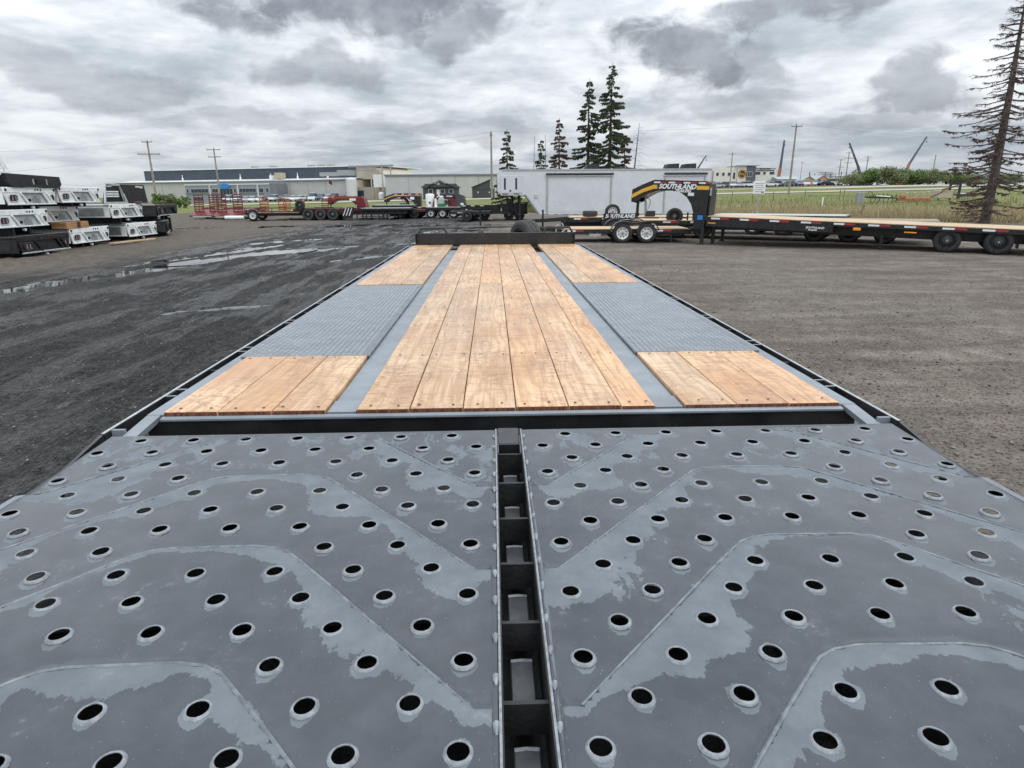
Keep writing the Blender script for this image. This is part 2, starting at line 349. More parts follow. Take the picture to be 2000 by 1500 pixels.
b.inputs['Specular IOR Level'].default_value = .2
pm('gravel_road', (.36, .335, .285), .9, var=.1, scale=.5)
pm('lot_asphalt', (.12, .12, .12), .9, var=.15, scale=.5)

# ------------------------------------------------------------------ mesh helpers
class MB:
    def __init__(s): s.v = []; s.f = []
    def add(s, vs, fs):
        k = len(s.v); s.v += [tuple(p) for p in vs]; s.f += [tuple(i+k for i in q) for q in fs]; return s
    def box(s, x0, x1, y0, y1, z0, z1, m=None):
        vs = [(x, y, z) for z in (z0, z1) for y in (y0, y1) for x in (x0, x1)]
        if m: vs = [m @ Vector(p) for p in vs]
        return s.add(vs, [(0, 2, 3, 1), (4, 5, 7, 6), (0, 1, 5, 4), (2, 6, 7, 3), (0, 4, 6, 2), (1, 3, 7, 5)])
    def cbox(s, x0, x1, y0, y1, z0, z1, c):
        # chamfered box
        vs = []; idx = {}
        xs = (x0, x1); ys = (y0, y1); zs = (z0, z1)
        for i in (0, 1):
            for j in (0, 1):
                for k in (0, 1):
                    sx, sy, sz = (1, -1)[i], (1, -1)[j], (1, -1)[k]
                    x, y, z = xs[i], ys[j], zs[k]
                    for ax, p in enumerate(((x, y+sy*c, z+sz*c), (x+sx*c, y, z+sz*c), (x+sx*c, y+sy*c, z))):
                        idx[i, j, k, ax] = len(vs); vs.append(p)
        I = idx; F = []
        for i in (0, 1): F.append([I[i, j, k, 0] for j, k in ((0, 0), (1, 0), (1, 1), (0, 1))])
        for j in (0, 1): F.append([I[i, j, k, 1] for i, k in ((0, 0), (0, 1), (1, 1), (1, 0))])
        for k in (0, 1): F.append([I[i, j, k, 2] for i, j in ((0, 0), (1, 0), (1, 1), (0, 1))])
        for i in (0, 1):
            for j in (0, 1): F.append([I[i, j, 0, 0], I[i, j, 1, 0], I[i, j, 1, 1], I[i, j, 0, 1]])
            for k in (0, 1): F.append([I[i, 0, k, 0], I[i, 1, k, 0], I[i, 1, k, 2], I[i, 0, k, 2]])
        for j in (0, 1):
            for k in (0, 1): F.append([I[0, j, k, 1], I[1, j, k, 1], I[1, j, k, 2], I[0, j, k, 2]])
        for i in (0, 1):
            for j in (0, 1):
                for k in (0, 1): F.append([I[i, j, k, a] for a in (0, 1, 2)])
        return s.add(vs, F)
    def tube(s, a, b, r0, r1=None, n=8, caps=True):
        a = Vector(a); b = Vector(b); r1 = r0 if r1 is None else r1
        d = (b-a).normalized(); u = d.orthogonal().normalized(); v = d.cross(u)
        vs = []
        for p, r in ((a, r0), (b, r1)):
            for i in range(n):
                t = 2*math.pi*i/n; vs.append(p + (u*math.cos(t)+v*math.sin(t))*r)
        fs = [(i, (i+1) % n, n+(i+1) % n, n+i) for i in range(n)]
        if caps: fs += [tuple(range(n-1, -1, -1)), tuple(range(n, 2*n))]
        return s.add(vs, fs)
    def path(s, pts, rs, n=6):
        pts = [Vector(p) for p in pts]
        if not hasattr(rs, '__len__'): rs = [rs]*len(pts)
        vs = []; u = None
        for i, p in enumerate(pts):
            d = (pts[min(i+1, len(pts)-1)] - pts[max(i-1, 0)]).normalized()
            u = d.orthogonal().normalized() if u is None else (u - d*u.dot(d)).normalized()
            v = d.cross(u)
            for k in range(n):
                t = 2*math.pi*k/n; vs.append(p + (u*math.cos(t)+v*math.sin(t))*rs[i])
        fs = []
        for i in range(len(pts)-1):
            for k in range(n): fs.append((i*n+k, i*n+(k+1) % n, (i+1)*n+(k+1) % n, (i+1)*n+k))
        fs += [tuple(range(n-1, -1, -1)), tuple(range((len(pts)-1)*n, len(pts)*n))]
        return s.add(vs, fs)
    def bar(s, a, b, w_, h_):
        # rectangular bar from a to b, w_ sideways, h_ upward
        a = Vector(a); b = Vector(b); d = (b-a).normalized(); up = Vector((0, 0, 1)) if abs(d.z) < .95 else Vector((0, 1, 0))
        sd_ = d.cross(up).normalized(); up = sd_.cross(d)
        vs = [p + sd_*sx*w_/2 + up*sz*h_/2 for p in (a, b) for sx, sz in ((-1, -1), (1, -1), (1, 1), (-1, 1))]
        return s.add(vs, [(0, 1, 2, 3), (7, 6, 5, 4), (0, 4, 5, 1), (1, 5, 6, 2), (2, 6, 7, 3), (3, 7, 4, 0)])
    def prism(s, outline, y0, y1, axis='y'):
        n_ = len(outline)
        def P(p, q):
            return (p[0], q, p[1]) if axis == 'y' else ((q, p[0], p[1]) if axis == 'x' else (p[0], p[1], q))
        vs = [P(p, y0) for p in outline] + [P(p, y1) for p in outline]
        fs = [(i, (i+1) % n_, n_+(i+1) % n_, n_+i) for i in range(n_)] + [tuple(range(n_-1, -1, -1)), tuple(range(n_, 2*n_))]
        return s.add(vs, fs)
    def lathe(s, prof, n=24, axis='y', closed=False, c=(0, 0, 0)):
        vs = []; m_ = len(prof); c = Vector(c)
        for i in range(n):
            t = 2*math.pi*i/n; ct, st = math.cos(t), math.sin(t)
            for r, a in prof:
                vs.append(c + Vector((r*ct, a, r*st) if axis == 'y' else ((a, r*ct, r*st) if axis == 'x' else (r*ct, r*st, a))))
        fs = []
        for i in range(n):
            j = (i+1) % n
            for k in range(m_ if closed else m_-1):
                l_ = (k+1) % m_; fs.append((i*m_+k, i*m_+l_, j*m_+l_, j*m_+k))
        return s.add(vs, fs)
    def mesh(s, name='mesh', smooth=False):
        me = bpy.data.meshes.new(name); me.from_pydata(s.v, [], s.f); me.update()
        b_ = bmesh.new(); b_.from_mesh(me); bmesh.ops.recalc_face_normals(b_, faces=b_.faces); b_.to_mesh(me); b_.free()
        if smooth: me.shade_smooth(); me.set_sharp_from_angle(angle=R(38))
        return me
CACHE = {}
def cached(key, fn, smooth=False):
    if key not in CACHE: CACHE[key] = fn().mesh(str(key), smooth)
    return CACHE[key]
def obj(name, me, mat, parent=None, loc=(0, 0, 0), rot=(0, 0, 0), smooth=False):
    if isinstance(me, MB): me = me.mesh(name, smooth)
    if mat and not me.materials: me.materials.append(MATS[mat])
    o = bpy.data.objects.new(name, me); COL.objects.link(o)
    if mat and me.materials[0].name != mat:
        o.material_slots[0].link = 'OBJECT'; o.material_slots[0].material = MATS[mat]
    o.location = loc; o.rotation_euler = rot; o.parent = parent
    return o
def tag(o, label=None, cat=None, group=None, kind=None):
    for k, v in (('label', label), ('category', cat), ('group', group), ('kind', kind)):
        if v: o[k] = v
    return o
def thing(name, label, cat, loc=(0, 0, 0), rz=0., group=None):
    o = bpy.data.objects.new(name, None); COL.objects.link(o); o.location = loc; o.rotation_euler = (0, 0, rz); o.empty_display_size = .2
    return tag(o, label, cat, group)
def text_mesh(txt, size, shear=0., bold=0., depth=.004):
    cu = bpy.data.curves.new('lettering', 'FONT'); cu.body = txt; cu.size = size; cu.shear = shear; cu.offset = bold; cu.extrude = depth; cu.resolution_u = 3
    ob = bpy.data.objects.new('tmp', cu); COL.objects.link(ob)
    dg = bpy.context.evaluated_depsgraph_get(); me = bpy.data.meshes.new_from_object(ob.evaluated_get(dg))
    bpy.data.objects.remove(ob); bpy.data.curves.remove(cu); me.materials.clear()
    return me

# numpy value noise
def _hash(ix, iy, seed):
    h_ = (ix*374761393 + iy*668265263 + seed*974634777) & 0xFFFFFFFF
    h_ = ((h_ ^ (h_ >> 13))*1274126177) & 0xFFFFFFFF
    return ((h_ ^ (h_ >> 16)) & 0xFFFF)/65535.
def vnoise(x, y, seed=0):
    x = np.asarray(x, float); y = np.asarray(y, float)
    ix = np.floor(x).astype(np.int64); iy = np.floor(y).astype(np.int64); fx = x-ix; fy = y-iy
    fx = fx*fx*(3-2*fx); fy = fy*fy*(3-2*fy)
    a = _hash(ix, iy, seed); b_ = _hash(ix+1, iy, seed); c_ = _hash(ix, iy+1, seed); d_ = _hash(ix+1, iy+1, seed)
    return (a*(1-fx)+b_*fx)*(1-fy)+(c_*(1-fx)+d_*fx)*fy
def fbm(x, y, seed=0, oct_=4, g=.5):
    s_ = 0; a = 1; t_ = 0
    for i in range(oct_): s_ = s_ + a*vnoise(np.asarray(x)*2**i, np.asarray(y)*2**i, seed+i*17); t_ += a; a *= g
    return s_/t_
def sst(a, b_, x):
    t_ = np.clip((x-a)/(b_-a), 0, 1); return t_*t_*(3-2*t_)

# ------------------------------------------------------------------ terrain
def terrain(x, y):
    x = np.asarray(x, float); y = np.asarray(y, float)
    z110 = np.clip(.85+.017*x, 0, 2.6)
    z = sst(45, 112, y)*z110*.86
    z = z + sst(106.5, 111, y)*.30*sst(-75, -40, x) + sst(147, 152, y)*.5*sst(0, 40, x) + sst(112, 240, y)*.75*sst(0, 70, x)
    return z
def tz(x, y): return float(terrain(x, y))
BX = np.array([-3000., -120., -60., -10., 3., 10., 15., 22., 30., 45., 90., 3000.]); BY = np.array([72., 72., 70., 66., 60., 50., 43.5, 38., 34.5, 30., 22., 22.])
def bound(x): return np.interp(x, BX, BY)
PUD = [(-8.9, 12.2, .55, 3.4, 14, .5), (-7.75, 16.1, .42, 2.6, 13, .6), (-6.9, 19.3, .5, 2.2, 18, .7), (-5.7, 20.6, .32, 2.0, 30, .6), (-4.35, 9.45, .13, .40, 60, .75), (-3.62, 9.75, .07, .42, 62, .6), (-9.6, 10.0, .35, 1.4, 16, .5), (-8.2, 19.6, .3, 2.2, 14, .45),
       (-6.4, 26.5, .3, 3.0, 32, .5), (-3.4, 29.5, .5, 3.0, 55, .45), (-1.2, 33.5, .4, 3.5, 70, .45), (-2.4, 15.4, .16, .9, 30, .5), (-3.2, 18., .16, 1.1, 40, .45), (-2.9, 23, .25, 1.5, 60, .5), (-13.6, 36.5, .7, 2.6, 75, .5), (-8.5, 37, .6, 4., 82, .5), (-1.8, 36.6, .5, 3, 85, .5)]
def pud_uv(x, y, q):
    a = R(q[4]); dx_, dy_ = x-q[0], y-q[1]
    v = dx_*math.sin(a)+dy_*math.cos(a); u = dx_*math.cos(a)-dy_*math.sin(a)
    return u/q[2], v/q[3]
def yard_relief(x, y):
    a = R(14); u = x*math.cos(a)-y*math.sin(a); v = x*math.sin(a)+y*math.cos(a)
    lf = 1-sst(-2.5, 2., x)
    rut = (fbm(u*2.1, v*.16, 3, 4)-.5)*.11*lf + (fbm(u*5.5, v*.5, 8, 3)-.5)*.065*lf
    lug = (fbm(u*3.2+5, v*3.6, 21, 3)-.5)*.07*lf
    gen = (fbm(x*.35, y*.35, 5, 3)-.5)*.05 + (fbm(x*4., y*4., 9, 3)-.5)*.016
    z = rut+lug+gen
    for q in PUD:
        pu, pv = pud_uv(x, y, q); z = z-np.exp(-(pu*pu+pv*pv)*.9)*.075*q[5]
    return z*np.exp(-np.maximum(0, y-55)/20.)
def gridmesh(name, Xg, Yg, Zg, mat, parent=None, wrap=False):
    a, c_ = Xg.shape
    co = np.stack([Xg, Yg, Zg], -1).reshape(-1, 3)
    i = np.arange(a-1)[:, None]*c_ + np.arange(c_-1 if not wrap else c_)[None, :]
    j = np.arange(a-1)[:, None]*c_ + ((np.arange(c_-1 if not wrap else c_)+1) % c_)[None, :]
    f = np.stack([i, j, j+c_, i+c_], -1).reshape(-1, 4)
    me = bpy.data.meshes.new(name); me.vertices.add(len(co)); me.vertices.foreach_set('co', co.ravel())
    me.loops.add(f.size); me.loops.foreach_set('vertex_index', f.ravel().astype(np.int32)); me.polygons.add(len(f)); me.polygons.foreach_set('loop_start', np.arange(0, f.size, 4, dtype=np.int32))
    me.update(calc_edges=True); me.validate(); me.shade_smooth()
    return obj(name, me, mat, parent)
# yard: a polar sheet, fine where the camera looks, reaching the horizon
an = np.concatenate([np.linspace(-62, 62, 640), np.linspace(63, 297, 60)])
rad = np.concatenate([[.05, .7, 1.3], 1.9*np.exp(np.arange(0, 255)*.0142), np.geomspace(73, 3800, 30)])
A, RR = np.meshgrid(np.radians(an), rad)
Xg, Yg = RR*np.sin(A), RR*np.cos(A)
Zg = terrain(Xg, Yg) + yard_relief(Xg, Yg) - sst(-1.5, 2., Yg-bound(Xg))*.35
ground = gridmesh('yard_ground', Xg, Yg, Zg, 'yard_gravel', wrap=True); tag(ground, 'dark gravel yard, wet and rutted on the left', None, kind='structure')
# water in the ruts
for q in PUD:
    u = np.linspace(0, 2*math.pi, 40, endpoint=False); a = R(q[4])
    rr = 1.55+.25*np.cos(3*u+q[0])+.15*np.sin(5*u+q[1])
    lu, lv = np.cos(u)*rr*q[2], np.sin(u)*rr*q[3]
    px_, py_ = lu*math.cos(a)+lv*math.sin(a), -lu*math.sin(a)+lv*math.cos(a)
    xs = np.linspace(-1, 1, 9)
    gx, gy = np.meshgrid(xs*q[2], xs*q[3]); gx, gy = q[0]+gx*math.cos(a)+gy*math.sin(a), q[1]-gx*math.sin(a)+gy*math.cos(a)
    zz = terrain(gx, gy)+yard_relief(gx, gy)
    z = float(np.percentile(zz, 34+46*q[5]))
    mb = MB(); mb.add([(0, 0, 0)]+[(float(x), float(y), 0) for x, y in zip(px_, py_)], [(0, 1+i, 1+(i+1) % 40) for i in range(40)])
    tag(obj('puddle', mb, 'puddle_water', loc=(q[0], q[1], z)), kind='structure')
# meadow beyond the yard
gx = np.concatenate([np.linspace(-700, -140, 25), np.linspace(-130, 200, 190), np.linspace(215, 900, 25)])
gt = np.concatenate([np.linspace(0, 1, 60)**1.3*90, np.geomspace(95, 2500, 25)])
Xg, Tg = np.meshgrid(gx, gt)
Yg = bound(Xg)+Tg+(fbm(Xg*.5, Xg*0+2, 4, 3)-.5)*2.2*np.exp(-Tg/8)
Zg = terrain(Xg, Yg)+.03+(fbm(Xg*.4, Yg*.4, 6, 3)-.5)*.22*sst(0, 3, Tg)*np.exp(-np.maximum(0, Tg-40)/30)-.16*np.exp(-Tg/1.)
meadow = gridmesh('meadow', Xg, Yg, Zg, 'meadow'); tag(meadow, 'green and straw coloured grass field beyond the yard', None, kind='structure')
def strip(name, x0, x1, y0, y1, dz, mat, nx=60, ny=6):
    Xg, Yg = np.meshgrid(np.linspace(x0, x1, nx), np.linspace(y0, y1, ny)); Zg = terrain(Xg, Yg)+dz
    return tag(gridmesh(name, Xg, Yg, Zg, mat), kind='structure')
strip('road', -160, 260, 108.2, 110.4, .10, 'gravel_road')
strip('road', 12, 420, 148.6, 151., .10, 'gravel_road')
strip('parking_lot', -120, -14, 172, 214, .10, 'lot_asphalt')
strip('parking_lot', 52, 160, 186, 236, .10, 'lot_asphalt')
# grass: blades along the edge of the meadow
rg = np.random.default_rng(5)
NB = 85000
t_ = rg.random(NB)
bx = rg.uniform(3, 75, NB); bt = np.minimum(rg.exponential(13, NB), 62)
by = bound(bx)+bt-.4
by += (fbm(bx*.5, bx*0+2, 4, 3)-.5)*1.5
ok = (np.abs(bx/by) < .92); bx, by, bt = bx[ok], by[ok], bt[ok]
wob = by+.62*bx+(fbm(bx*.1, by*.1, 31, 4)-.5)*26
dryn = np.clip(1-sst(70, 102, wob)+(rg.random(len(bx))-.5)*.5, 0, 1)*sst(4, 12, bx)
hh = (.14+.42*rg.random(len(bx))**1.6)*(.7+.7*fbm(bx*.35, by*.35, 41, 3)); ww = .02+.022*rg.random(len(bx)); ph = rg.uniform(0, 6.28, len(bx)); ln = hh*.45*rg.standard_normal(len(bx))
bz = terrain(bx, by)-.05
V = np.empty((len(bx), 3, 3)); V[:, 0] = np.stack([bx-ww*np.cos(ph), by-ww*np.sin(ph), bz], -1); V[:, 1] = np.stack([bx+ww*np.cos(ph), by+ww*np.sin(ph), bz], -1); V[:, 2] = np.stack([bx+ln, by+ln*.3, bz+hh+.08], -1)
me = bpy.data.meshes.new('grass'); nv = len(bx)*3; me.vertices.add(nv); me.vertices.foreach_set('co', V.ravel()); me.loops.add(nv); me.loops.foreach_set('vertex_index', np.arange(nv, dtype=np.int32)); me.polygons.add(len(bx)); me.polygons.foreach_set('loop_start', np.arange(0, nv, 3, dtype=np.int32)); me.update(calc_edges=True)
me.attributes.new('dryness', 'FLOAT', 'POINT').data.foreach_set('value', np.repeat(dryn, 3))
tag(obj('grass', me, 'grass_blade'), 'straw coloured and green grass along the yard edge', 'grass', kind='stuff')
# loose stones on the yard near the trailer
NS = 9000
sa = rg.uniform(-1, 1, NS); sr = 2.6+rg.exponential(5.5, NS); sx = np.where(sa > 0, 1, -1)*(1.3+rg.exponential(3.6, NS)); sy = rg.uniform(.2, 15, NS)
sz_ = (.005+.011*rg.random(NS)**3)*(1+.3*(sx > 0)); szz = terrain(sx, sy)+yard_relief(sx, sy)
base = np.array([[1, 0, 0], [-.5, .87, 0], [-.5, -.87, 0], [0, 0, .8], [.2, .1, -.6]])
V = (base[None]*(1+.5*(rg.random((NS, 5, 3))-.5)))*sz_[:, None, None]; th = rg.uniform(0, 6.28, NS); c_, s_ = np.cos(th)[:, None], np.sin(th)[:, None]
V = np.stack([V[..., 0]*c_-V[..., 1]*s_+sx[:, None], V[..., 0]*s_+V[..., 1]*c_+sy[:, None], V[..., 2]+szz[:, None]+sz_[:, None]*.3], -1)
F = np.array([[0, 1, 3], [1, 2, 3], [2, 0, 3], [1, 0, 4], [2, 1, 4], [0, 2, 4]])[None]+np.arange(NS)[:, None, None]*5
me = bpy.data.meshes.new('loose_stones'); me.vertices.add(NS*5); me.vertices.foreach_set('co', V.ravel()); nl = F.size; me.loops.add(nl); me.loops.foreach_set('vertex_index', F.ravel().astype(np.int32)); me.polygons.add(NS*6); me.polygons.foreach_set('loop_start', np.arange(0, nl, 3, dtype=np.int32)); me.update(calc_edges=True)
tag(obj('loose_stones', me, 'stones'), 'loose pale stones scattered over the yard', 'gravel', kind='stuff')

# ------------------------------------------------------------------ wheels
def wheel(parent, x, y, z, r=.36, wd=.22, rim='rim_white', tyre='rubber', side=-1, name='wheel', rot=None, n=28):
    """side: -1 shows the rim towards local -y, +1 towards +y"""
    def tyre_mb():
        h2 = wd/2
        return MB().lathe([(r*.60, -h2*.72), (r*.66, -h2*.95), (r*.84, -h2*1.02), (r*.95, -h2*.88), (r, -h2*.62), (r, -h2*.30), (r*.975, -h2*.26), (r*.975, -h2*.2), (r, -h2*.16), (r, h2*.16), (r*.975, h2*.2), (r*.975, h2*.26), (r, h2*.30), (r, h2*.62), (r*.95, h2*.88), (r*.84, h2*1.02), (r*.66, h2*.95), (r*.60, h2*.72)], n, closed=True)
    def rim_mb():
        h2 = wd/2; mb = MB()
        mb.lathe([(r*.62, -h2*.78), (r*.58, -h2*.80), (r*.55, -h2*.55), (r*.50, -h2*.2), (r*.30, -h2*.3), (r*.22, -h2*.42), (.001, -h2*.42)], n)
        mb.lathe([(r*.62, h2*.7), (r*.5, h2*.2), (r*.5, -h2*.1)], n)
        return mb
    def hub_mb():
        h2 = wd/2; mb = MB(); mb.lathe([(r*.13, -h2*.4), (r*.13, -h2*.85), (r*.09, -h2*1.0), (.001, -h2*1.0)], 12)
        for i in range(8):
            t = i*math.pi/4; mb.tube((math.cos(t)*r*.225, -h2*.36, math.sin(t)*r*.225), (math.cos(t)*r*.225, -h2*.62, math.sin(t)*r*.225), r*.035, n=6)
        return mb
    rr = rot or (0, 0, 0 if side < 0 else math.pi)
    o = obj(name, cached(('tyre', r, wd, n), tyre_mb, True), tyre, parent, (x, y, z), rr)
    ri = obj('rim', cached(('rim', r, wd, n), rim_mb, True), rim, o)
    obj('hub', cached(('hub', r, wd), hub_mb), 'nut_grey', o)
    if rim == 'rim_white' and n >= 24:
        for i in range(8):
            t = (i+.5)*math.pi/4; obj('vent_hole', cached(('vent', r, wd), lambda: MB().lathe([(.001, 0), (r*.062, 0), (r*.07, .01)], 10)), 'dark_hole', o, (math.cos(t)*r*.39, -wd/2*.28, math.sin(t)*r*.39))
    return o

# ------------------------------------------------------------------ the flat deck trailer underfoot
DZ = .92; MX = .0405                      # deck height, lateral middle of the trailer
T = thing('flatdeck_trailer', 'long flatdeck trailer with pine planks and grey perforated ramps in the foreground', 'trailer', (MX, 0, 0))
def mir(x): return .081-x
L0, L3, C0, C6 = -1.135, -.583, -.479, .5606
Y0, F0, F1, Y1 = 2.07, 2.84, 5.25, 9.52
bounds_c = [C0+.184*i for i in range(6)]+[C6]
joint = [5.235, None, 5.24, 4.52, 5.23, 4.54]
planks = []
for i in range(6):
    segs = [(Y0, Y1)] if joint[i] is None else [(Y0, joint[i]), (joint[i], Y1)]
    for a, c_ in segs: planks.append((bounds_c[i], bounds_c[i+1], a, c_))
for i in range(3):
    for a, c_ in ((Y0, F0), (F1, Y1)):
        planks.append((L0+.184*i, L0+.184*(i+1), a, c_)); planks.append((mir(L0+.184*(i+1)), mir(L0+.184*i), a, c_))
screws = MB()
for x0, x1, a, c_ in planks:
    hz = random.uniform(-.0015, .0015); e0 = random.uniform(-.004, .004) if a == Y0 else 0
    gap = .0012+random.random()*.0012
    mb = MB().cbox(-(x1-x0)/2+gap, (x1-x0)/2-gap, e0+(.0012 if a == Y0 else .0035), c_-a-.0035, -.038, 0, .0020)
    obj('plank', mb, 'plank', T, ((x0+x1)/2-MX, a, DZ+hz))
    ys = [a+.035] + [y for y in (2.83, 3.52, 4.15, 4.8, 5.5, 6.2, 7., 7.8, 8.6) if a+.1 < y < c_-.1] + ([c_-.04] if c_ < Y1-.1 else [])
    for y in ys:
        for sx_ in (.25, .75):
            xx = x0+(x1-x0)*sx_+random.uniform(-.02, .02)-MX; yy = y+random.uniform(-.008, .008)
            screws.add([(xx+math.cos(k)*.0055, yy+math.sin(k)*.0055, DZ+.0028) for k in (0, 1.05, 2.1, 3.14, 4.19, 5.24)], [(0, 1, 2, 3, 4, 5)])
tag(obj('screw_heads', screws, 'dark_hole', T), kind='stuff')
for sx in (-1, 1):
    def X(a): return (a-MX) if sx < 0 else (mir(a)-MX)
    def bx(mb, a, b_, *r): mb.box(min(X(a), X(b_)), max(X(a), X(b_)), *r); return mb
    obj('steel_strip', bx(MB(), L3+.003, C0-.003, Y0+.13, 8.75 if sx < 0 else 8.35, DZ-.12, DZ-.016), 'grey_steel', T)
    obj('strip_cap', bx(MB(), L3+.003, C0-.003, Y0+.005, Y0+.128, DZ-.12, DZ-.010), 'grey_steel', T)
    # far end of the strip is open, with the black beam showing below
    obj('beam_end', bx(MB(), L3+.003, C0-.003, 8.76 if sx < 0 else 8.36, Y1, DZ-.16, DZ-.07), 'black_paint', T)
    # treadplate over the wheels
    tp = bx(MB(), L0-.030, L3+.004, F0+.004, F1-.004, DZ-.012, DZ-.002)
    tp = obj('tread_plate', tp, 'tread_steel', T)
    loz = MB(); p = .0262
    x_lo, x_hi = min(X(L0-.030), X(L3+.004)), max(X(L0-.030), X(L3+.004))
    nx, ny = int((x_hi-x_lo-.02)/p), int((F1-F0-.03)/p)
    for i in range(nx):
        for j in range(ny):
            cx_, cy_ = x_lo+.016+i*p, F0+.02+j*p
            dx_, dy_ = (.0095, .0062) if (i+j) % 2 else (.0095, -.0062); q_ = math.hypot(dx_, dy_); ex, ey = -dy_/q_*.0030, dx_/q_*.0030; z = DZ-.0022
            loz.add([(cx_-dx_, cy_-dy_, z), (cx_+ex, cy_+ey, z), (cx_+dx_, cy_+dy_, z), (cx_-ex, cy_-ey, z), (cx_, cy_, z+.0026)], [(0, 1, 4), (1, 2, 4), (2, 3, 4), (3, 0, 4)])
    tag(obj('tread_pattern', loz, 'tread_raised', tp), kind='stuff')
    # side rail, stake pockets, rub rail
    obj('side_rail', bx(MB(), L0-.058, L0-.002, 2.075, F0, DZ-.2, DZ-.010).box(*sorted((X(L0-.058), X(L0-.031))), F0, F1, DZ-.2, DZ-.010).box(*sorted((X(L0-.058), X(L0-.002))), F1, Y1+.03, DZ-.2, DZ-.010), 'grey_steel', T)
    obj('rail_channel', bx(MB(), L0-.100, L0-.059, 1.95, Y1, DZ-.16, DZ-.14), 'black_rough', T)
    obj('rub_rail', bx(MB(), L0-.112, L0-.101, 1.9, Y1+.05, DZ-.085, DZ-.012), 'black_paint', T)
    obj('rub_rail_edge', bx(MB(), L0-.1115, L0-.1015, 1.9, Y1+.05, DZ-.0119, DZ-.0095), 'edge_steel', T)  # bright strip for the worn edge, with sky highlight put into its colour
    py = [2.33+.705*i for i in range(11)]
    for y in py:
        s_ = MB(); a, b_ = L0-.100, L0-.059
        for yy in (y-.045, y+.040): bx(s_, a, b_, yy, yy+.006, DZ-.13, DZ-.011)
        bx(s_, a, a+.005, y-.039, y+.040, DZ-.13, DZ-.011)
        sp_ = obj('stake_pocket', s_, 'black_rough', T)
        s_ = MB()
        for yy in (y-.045, y+.040): bx(s_, a, b_, yy, yy+.006, DZ-.0109, DZ-.009)
        obj('pocket_edge', s_, 'edge_steel', sp_)
        bx(q2 := MB(), L0-.100, L0-.059, y+.345, y+.357, DZ-.085, DZ-.018); obj('rail_spacer', q2, 'black_rough', T)
    bx(q2 := MB(), L0-.100, L0-.059, 1.935, 1.947, DZ-.085, DZ-.012); obj('rail_spacer', q2, 'grey_steel', T)
    # angled bar closing the rail beside the ramps
    e = MB().bar((X(L0-.034), 2.074, DZ-.020), (X(L0-.034), 1.74, DZ-.052), .046, .018); obj('rail_corner', e, 'grey_steel', T)
    e = MB().bar((X(L0-.1065), 1.899, DZ-.048), (X(L0-.1065), 1.70, DZ-.080), .011, .073); obj('rub_rail_corner', e, 'black_paint', T)
    # bent bar standing off beside the ramp
    e = MB(); xo = X(L0-.10); e.path([(xo, 1.66, DZ-.10), (xo+sx*.022, 1.53, DZ-.055), (xo+sx*.035, 1.40, DZ-.06), (xo+sx*.07, 1.22, DZ-.07), (xo+sx*.07, .7, DZ-.09)], .014, 8); obj('step_bar', e, 'grey_steel', T, smooth=True)
    # main beam and wheels below the deck
    obj('main_beam', bx(MB(), L3+.02, L3+.085, .6, 10.6, .42, DZ-.165), 'black_rough', T)
    for k in range(3):
        wheel(T, X(L0+.14), 3.15+k*.88, .38, .38, .24, 'rim_black', side=sx, n=20)
# cross members under the planks
for k in range(13):
    obj('cross_member', MB().box(-1.17, 1.17, 2.2+k*.6, 2.26+k*.6, DZ-.15, DZ-.045), 'black_rough', T)
# end rail of the deck and the black recess in front of the ramps
obj('end_rail', MB().cbox(L0-.0-MX, mir(L0)-MX, 2.040, Y0-.006, DZ-.026, DZ-.012, .004), 'grey_steel', T)
obj('end_beam', MB().box(L0-.05-MX, mir(L0-.05)-MX, 2.05, 2.06, DZ-.30, DZ-.028), 'black_paint', T)
obj('recess_floor', MB().box(L0-.05-MX, mir(L0-.05)-MX, 1.60, 2.05, DZ-.34, DZ-.31), 'black_rough', T)
for x, wd in ((-.865, .07), (-.56, .13), (MX, .075), (.57, .11), (.845, .07)):
    obj('hinge_lug', MB().cbox(x-MX-wd/2, x-MX+wd/2, 1.93, 1.965, DZ-.085, DZ-.062, .006), 'grey_steel', T)
# bulkhead with two bent handles
obj('bulkhead', MB().cbox(-1.12-MX, 1.205-MX, Y1+.035, Y1+.085, DZ-.025, 1.088, .005), 'black_paint', T)
obj('bulkhead_end', MB().box(-1.135-MX, -1.121-MX, Y1+.0, Y1+.13, DZ-.03, 1.085), 'black_paint', T)
obj('bulkhead_end', MB().box(1.206-MX, 1.22-MX, Y1+.0, Y1+.13, DZ-.03, 1.085), 'black_paint', T)
for x0, x1 in ((-1.10, -.665), (.755, 1.195)):
    obj('bent_handle', MB().path([(x0-MX, Y1+.06, 1.07), (x0+.05-MX, Y1+.06, 1.155), (x1-.05-MX, Y1+.06, 1.155), (x1-MX, Y1+.06, 1.07)], .017, 8), 'black_paint', T)
# tongue ahead of the bulkhead with spare wheel and jack
obj('tongue_beam', MB().bar((-.55, 9.6, .62), (0, 12.2, .55), .1, .2).bar((.55, 9.6, .62), (0, 12.2, .55), .1, .2), 'black_paint', T)
obj('coupler', MB().box(-.07, .07, 12.15, 12.55, .46, .62), 'black_paint', T)
obj('jack', MB().tube((-.25, 11.6, .02), (-.25, 11.6, 1.0), .05).box(-.36, -.14, 11.5, 11.7, 0, .02), 'black_paint', T)
wheel(T, .50, 10.35, .872, .37, .25, 'rim_black', 'dusty_rubber', name='spare_wheel', rot=(R(4), 0, R(-62)), n=36)
obj('spare_mount', MB().box(.40, .58, 10.25, 10.45, .50, .60), 'black_paint', T)
obj('chain_hook', MB().path([(.93, 10.0, .85), (.95, 10.0, 1.16), (.99, 10.0, 1.17)], .012).path([(1.0, 10.0, 1.02), (1.08, 10.0, 1.10), (1.03, 10.0, 1.2)], .013), 'galv', T)

